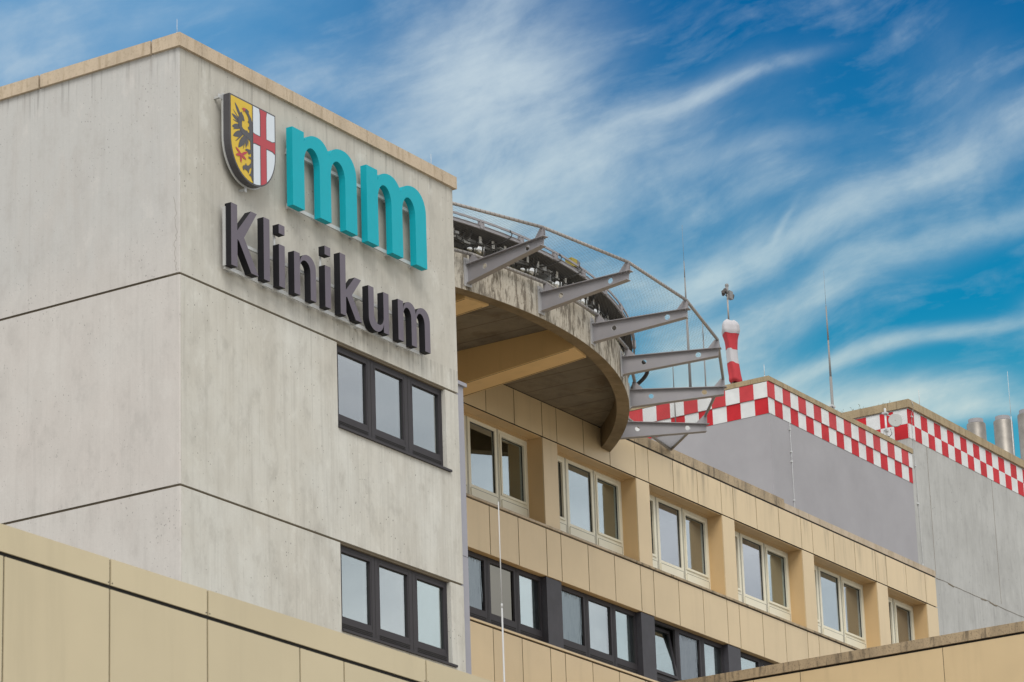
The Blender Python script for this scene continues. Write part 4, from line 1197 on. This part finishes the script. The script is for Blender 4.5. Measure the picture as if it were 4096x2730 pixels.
for (zt, zb, mt) in cuts:
    b = MB(); nz = 10; na = 28; zb_ = max(zb, 32.17)
    for i in range(nz + 1):
        z = zt + (zb_ - zt) * i / nz; r_, off = sockp(min(z, 34.26)); r_ *= 1.02 + 0.20 * max(0.0, min(1.0, (z - 33.60) / 0.3)); off *= 0.7
        for j in range(na):
            t_ = 2 * math.pi * j / na; fold = 1 + 0.11 * math.sin(t_ * 5 + z * 2.2) * min(1, (34.3 - z) * 2) + 0.03 * math.sin(t_ * 9 + z * 5)
            b.v.append((WS[0] + sd[0] * off + 0.03 + r_ * fold * math.cos(t_), WS[1] - 0.03 + sd[1] * off + r_ * fold * math.sin(t_) * 0.9, 34.28 - (34.26 - z) * 0.955 + 0.035 * math.sin(t_ * 2 + zt)))
    for i in range(nz):
        for j in range(na):
            k = (j + 1) % na; b.face((i * na + j, i * na + k, (i + 1) * na + k, (i + 1) * na + j), 0, True)
    b.build('sock_band', mt, ws)

# ---- grass on the coping of the plant house
gs = MB()
for k in range(60):
    y = 46.5 + random.random() ** 0.8 * 3.4; h = random.uniform(0.05, 0.22) * (1.0 if random.random() < 0.3 else 0.5)
    x = 97.3 + random.uniform(0, 0.2); l = random.uniform(-0.06, 0.06)
    gs.tube((x, y, 33.64), (x, y + l, 33.64 + h), 0.005, 0.003, 3, caps=False)
    gs.tube((x, y + l, 33.64 + h), (x, y + l * 1.8, 33.64 + h * 1.2), 0.010, 0.003, 3, caps=False)
tag(gs.build('roof_grass', 'weed'), 'dry grass tufts growing on the coping behind the dish', 'grass', kind='stuff')

# ================================================================== right wing (perpendicular)
rw = thing('low_wing', (67.9, 30.0, -1.6), 'beige wing with a black streaked coping at the lower right', 'building')
RX = 67.9
b = MB(); b.box(RX + 0.014, RX + 12, 14.0, AY - 0.03, -1.6, 17.78); b.build('wall', 'black_gap', rw)
b = MB()
ys = [14.0, 17.5, 21.0, 24.6, 28.15, 31.7, 35.21, 36.4, 37.6, AY - 0.03]
for p, q in zip(ys[:-1], ys[1:]):
    b.box(RX, RX + 0.012, p + 0.008, q - 0.008, -1.6, 17.735)
b.build('cladding', 'beige_cladding', rw)
b = MB()
ys = [14.0, 20.5, 27.3, 34.21, 35.21, 37.0, AY - 0.03]
for p, q in zip(ys[:-1], ys[1:]):
    b.box(RX - 0.03, RX + 0.4, p + 0.006, q - 0.006, 17.785, 18.005)
b.build('coping', 'coping_dirty', rw)
b = MB(); b.box(RX + 0.4, RX + 12, 14.0, AY - 0.03, 17.785, 17.88); b.build('roof', 'roof_gravel', rw)

# ================================================================== near clad building (lower left)
nb = thing('near_building', (8.0, 15.6, -1.6), 'clean beige panel building in the near lower left foreground', 'building')
NY = 15.6
b = MB(); b.box(4.0, 33.0, NY + 0.012, NY + 6.0, -1.6, 6.60); b.build('wall', 'black_gap', nb)
mod = [18.138, 19.31, 20.475]
ed = [18.138 - 1.168 * k for k in range(12, 0, -1)] + [18.138, 19.31, 20.475, 21.66, 22.257, 23.425, 24.59, 25.76, 26.36, 27.53, 28.7, 29.9, 30.5, 31.7, 33.0]
b = MB()
for p, q in zip(ed[:-1], ed[1:]):
    b.box(p + 0.009, q - 0.009, NY, NY + 0.010, -1.6, 6.528)
b.build('cladding', 'near_cladding', nb)
b = MB()
ce = [4.12, 6.5, 9.0, 11.4, 13.9, 16.4, 19.31, 20.475, 23.425, 24.6, 27.5, 28.7, 33.0]
for p, q in zip(ce[:-1], ce[1:]):
    b.box(p + 0.010, q - 0.010, NY - 0.004, NY + 0.008, 6.558, 6.757)
b.box(4.12, 33.0, NY + 0.0095, NY + 0.4, 6.7535, 6.757)
b.build('coping', 'near_cladding', nb)
b = MB(); b.box(4.13, 32.99, NY + 0.0095, NY + 0.39, 6.602, 6.753); b.build('coping_core', 'black_gap', nb)
b = MB(); b.box(4.1, 33.0, NY + 0.401, NY + 6.0, 6.601, 6.68); b.build('roof', 'roof_gravel', nb)
b = MB()
for x in (19.31, 20.475, 23.425):
    for dx in (-0.022, 0.022): b.tube((x + dx, NY - 0.0075, 6.575), (x + dx, NY - 0.004, 6.575), 0.005, n=8)
b.build('rivet', 'gasket', nb)

# white pole
wp = thing('white_pole', (47.36, 30.0, -1.6), 'slender white telescopic pole in front of the window rows', 'pole')
b = MB(); b.tube((47.36, 30.0, -1.6), (47.36, 30.0, 14.33), 0.0145, n=10).tube((47.36, 30.0, 14.33), (47.36, 30.0, 16.12), 0.0095, n=10).tube((47.36, 30.0, 14.30), (47.36, 30.0, 14.37), 0.0165, n=10)
b.build('shaft', 'white_pole', wp)

# ================================================================== sky and light
SUN_EL, SUN_AZ = 47, 218
world = bpy.data.worlds.new('World'); scene.world = world; world.use_nodes = True
world.node_tree.nodes.clear(); t = NT(world.node_tree)
wo = t.new('ShaderNodeOutputWorld'); bg = t.new('ShaderNodeBackground')
t.l.new(bg.outputs[0], wo.inputs[0])
sk = t.new('ShaderNodeTexSky', sky_type='NISHITA'); sk.sun_disc = False
sk.sun_elevation = R(SUN_EL); sk.sun_rotation = R(90 - SUN_AZ); sk.air_density = 1.0; sk.dust_density = 0.6; sk.ozone_density = 2.0
tc = t.new('ShaderNodeTexCoord'); sp = t.new('ShaderNodeSeparateXYZ'); t.l.new(tc.outputs['Generated'], sp.inputs[0])
az = t.m('MULTIPLY', t.m('ARCTAN2', sp.outputs[1], sp.outputs[0]), 57.29578)
el = t.m('MULTIPLY', t.m('ARCSINE', sp.outputs[2]), 57.29578)
sx = t.m('MULTIPLY', t.m('SUBTRACT', 32.0, az), 0.93)      # degrees towards the right
sy = t.m('SUBTRACT', el, 18.7)
cv = t.new('ShaderNodeCombineXYZ'); t.put(cv.inputs[0], sx); t.put(cv.inputs[1], sy)
warp = t.new('ShaderNodeTexNoise'); t.put(warp.inputs['Vector'], cv.outputs[0]); warp.inputs['Scale'].default_value = 0.30; warp.inputs['Detail'].default_value = 1.0
wv = t.new('ShaderNodeVectorMath', operation='MULTIPLY_ADD'); t.l.new(warp.outputs['Color'], wv.inputs[0]); wv.inputs[1].default_value = (1.2, 1.2, 0); t.l.new(cv.outputs[0], wv.inputs[2])
wv = wv.outputs[0]
def streak(ang, along, across, off=(0, 0, 0), detail=7, rough=0.56, dist=0.0):
    r_ = t.mapping(wv, (1, 1, 1), rot=(0, 0, R(-ang)))
    return t.noise(t.mapping(r_, (along, across, 1), off), 1.0, detail, rough, dist)
n1 = streak(19, 0.42, 1.25, detail=8, rough=0.60)
n2 = streak(23, 0.9, 6.0, (3, 5, 0), 6, 0.6)
n3 = streak(52, 0.45, 1.7, (9, 1, 0), 7, 0.6)
n4 = t.noise(wv, 0.9, 8, 0.62)
GS = [ # az, el, length, width, tilt, strength
 (32.1, 22.85, 1.25, 1.05, 40, 1.35), (33.2, 22.0, 1.7, 0.75, 25, 0.50), (32.6, 23.9, 1.2, 0.6, 45, 0.35),
 (29.9, 22.0, 1.7, 0.30, 21, 0.60), (28.3, 22.55, 1.2, 0.11, 17, 0.75), (30.8, 21.3, 2.2, 0.60, 14, 0.38), (28.2, 21.5, 1.6, 0.16, 9, 0.28),
 (28.0, 21.0, 2.2, 0.45, 8, 0.22), (23.8, 22.0, 0.8, 1.0, 20, 0.20), (24.7, 21.0, 2.3, 0.30, 22, 0.62), (27.4, 20.0, 1.6, 0.30, 20, 0.60), (23.9, 20.15, 1.2, 0.20, 22, 0.62), (28.9, 19.55, 1.3, 0.40, 20, 0.55),
 (27.0, 19.0, 1.7, 0.38, 24, 0.62), (28.7, 18.0, 0.9, 0.75, 10, 0.55), (25.3, 18.2, 1.5, 0.11, 14, 0.60), (26.4, 17.2, 2.1, 0.30, 3, 1.10), (24.3, 17.0, 0.9, 0.16, 6, 0.6), (27.6, 17.6, 0.9, 0.3, 10, 0.75),
 (40.6, 23.3, 1.5, 0.8, 10, 0.50), (36.3, 22.6, 2.2, 0.7, 14, 0.32), (37.6, 24.1, 2.0, 0.35, 10, 0.20), (32.5, 20.75, 1.3, 0.60, 12, 1.15), (31.2, 19.6, 1.5, 0.55, 14, 0.62),
 (27.25, 20.33, 0.22, 0.05, 55, 0.5), (22.9, 18.6, 0.35, 0.35, 0, 0.35)]
tot = None
wsx = t.new('ShaderNodeSeparateXYZ'); t.put(wsx.inputs[0], wv)
for (a, e, L, W_, th, st) in GS:
    cx, cy = (32 - a) * 0.93 + 0.6, e - 18.7 + 0.6
    c, s_ = math.cos(R(th)), math.sin(R(th))
    dx = t.m('SUBTRACT', wsx.outputs[0], cx); dy = t.m('SUBTRACT', wsx.outputs[1], cy)
    u = t.m('ADD', t.m('MULTIPLY', dx, c / L), t.m('MULTIPLY', dy, s_ / L))
    v = t.m('ADD', t.m('MULTIPLY', dx, -s_ / W_), t.m('MULTIPLY', dy, c / W_))
    q = t.m('ADD', t.m('MULTIPLY', u, u), t.m('MULTIPLY', v, v))
    g_ = t.m('MULTIPLY', t.m('EXPONENT', t.m('MULTIPLY', q, -0.8)), st)
    tot = g_ if tot is None else t.m('ADD', tot, g_)
nn = t.m('ADD', t.m('MULTIPLY', n1, 0.5), t.m('ADD', t.m('MULTIPLY', n3, 0.22), t.m('MULTIPLY', n4, 0.28)))
body = t.m('MULTIPLY', tot, t.mr(nn, 0.36, 0.62, 0.30, 1.25))
body = t.m('MULTIPLY', body, t.mr(n2, 0.3, 0.7, 0.91, 1.09))
wisp = t.m('MULTIPLY', t.mr(n1, 0.50, 0.76, 0, 0.26), t.mr(n2, 0.3, 0.7, 0.6, 1.2))
cov = t.m('ADD', body, t.m('MULTIPLY', wisp, t.mr(n4, 0.35, 0.6, 0.2, 1)))
cov = t.m('SUBTRACT', 1.0, t.m('EXPONENT', t.m('MULTIPLY', cov, -1.35)))
# clear-sky colour: Nishita toned by height to the deep azure above and cyan below
tone = t.ramp(t.mr(el, 12, 26, 0, 1), [(0.0, (0.17, 0.52, 0.58)), (0.20, (0.12, 0.44, 0.55)), (0.36, (0.035, 0.34, 0.51)), (0.50, (0.0, 0.24, 0.46)), (0.68, (0.0, 0.175, 0.41)), (0.84, (0.0, 0.13, 0.355)), (1.0, (0.0, 0.11, 0.32))])
lf = t.mix(t.mr(az, 31, 38, 0, 0.9, True), tone, (0.075, 0.295, 0.57))
skl = t.new('ShaderNodeVectorMath', operation='SCALE'); t.l.new(sk.outputs[0], skl.inputs[0]); skl.inputs['Scale'].default_value = 0.10
clear = t.mix(0.02, lf, skl.outputs[0])
cloudc = t.ramp(t.mr(el, 12, 26, 0, 1), [(0.0, (0.72, 0.78, 0.72)), (0.38, (0.70, 0.78, 0.73)), (0.55, (0.56, 0.69, 0.72)), (0.75, (0.55, 0.66, 0.73)), (1.0, (0.50, 0.62, 0.73))])
blue = t.mix(cov, clear, cloudc)
# away from the clear window the sky is a bright high overcast
dd = t.m('ABSOLUTE', t.m('SUBTRACT', az, 32.0))
oc = t.mr(dd, 16, 42, 0, 1, True)
oc = t.m('MAXIMUM', oc, t.mr(el, 33, 55, 0, 1, True))
on = t.noise(t.mapping(tc.outputs['Generated'], (7, 7, 16)), 1.0, 6, 0.55)
ocol = t.mix(t.mr(on, 0.36, 0.64), (0.84, 0.87, 0.89), (1.34, 1.34, 1.32))
ocol = t.mix(0.12, ocol, skl.outputs[0])
fin = t.mix(oc, blue, ocol)
fin = t.mix(t.mr(el, -1, 0, 1, 0), fin, (0.25, 0.24, 0.22))
t.l.new(fin, bg.inputs[0]); bg.inputs[1].default_value = 1.0

sd_ = bpy.data.lights.new('sun', 'SUN'); sd_.energy = 2.1; sd_.angle = R(30); sd_.color = (1.0, 0.96, 0.90)
so = bpy.data.objects.new('sun', sd_); col.objects.link(so)
v = Vector((math.cos(R(SUN_AZ)) * math.cos(R(SUN_EL)), math.sin(R(SUN_AZ)) * math.cos(R(SUN_EL)), math.sin(R(SUN_EL))))
so.rotation_euler = v.to_track_quat('Z', 'Y').to_euler(); so.location = v * 100

# ================================================================== camera
Mr = ((0.5394265, 0.25266076, 0.80323196), (-0.84138461, 0.19915513, 0.5024034), (-0.03303014, -0.94683672, 0.32001444))
cd = bpy.data.cameras.new('camera'); cam = bpy.data.objects.new('camera', cd); col.objects.link(cam)
rot = Matrix([(Mr[i][0], -Mr[i][1], -Mr[i][2]) for i in range(3)])
cam.matrix_world = rot.to_4x4()
cd.sensor_width = 36; cd.lens = 122.95; cd.clip_start = 0.5; cd.clip_end = 3000
cd.dof.use_dof = True; cd.dof.focus_distance = 66; cd.dof.aperture_fstop = 10
scene.camera = cam
scene.view_settings.view_transform = 'Standard'; scene.view_settings.look = 'None'
scene.view_settings.exposure = 0; scene.view_settings.gamma = 1
for o in bpy.data.objects:
    if 'wbase' in o: del o['wbase']
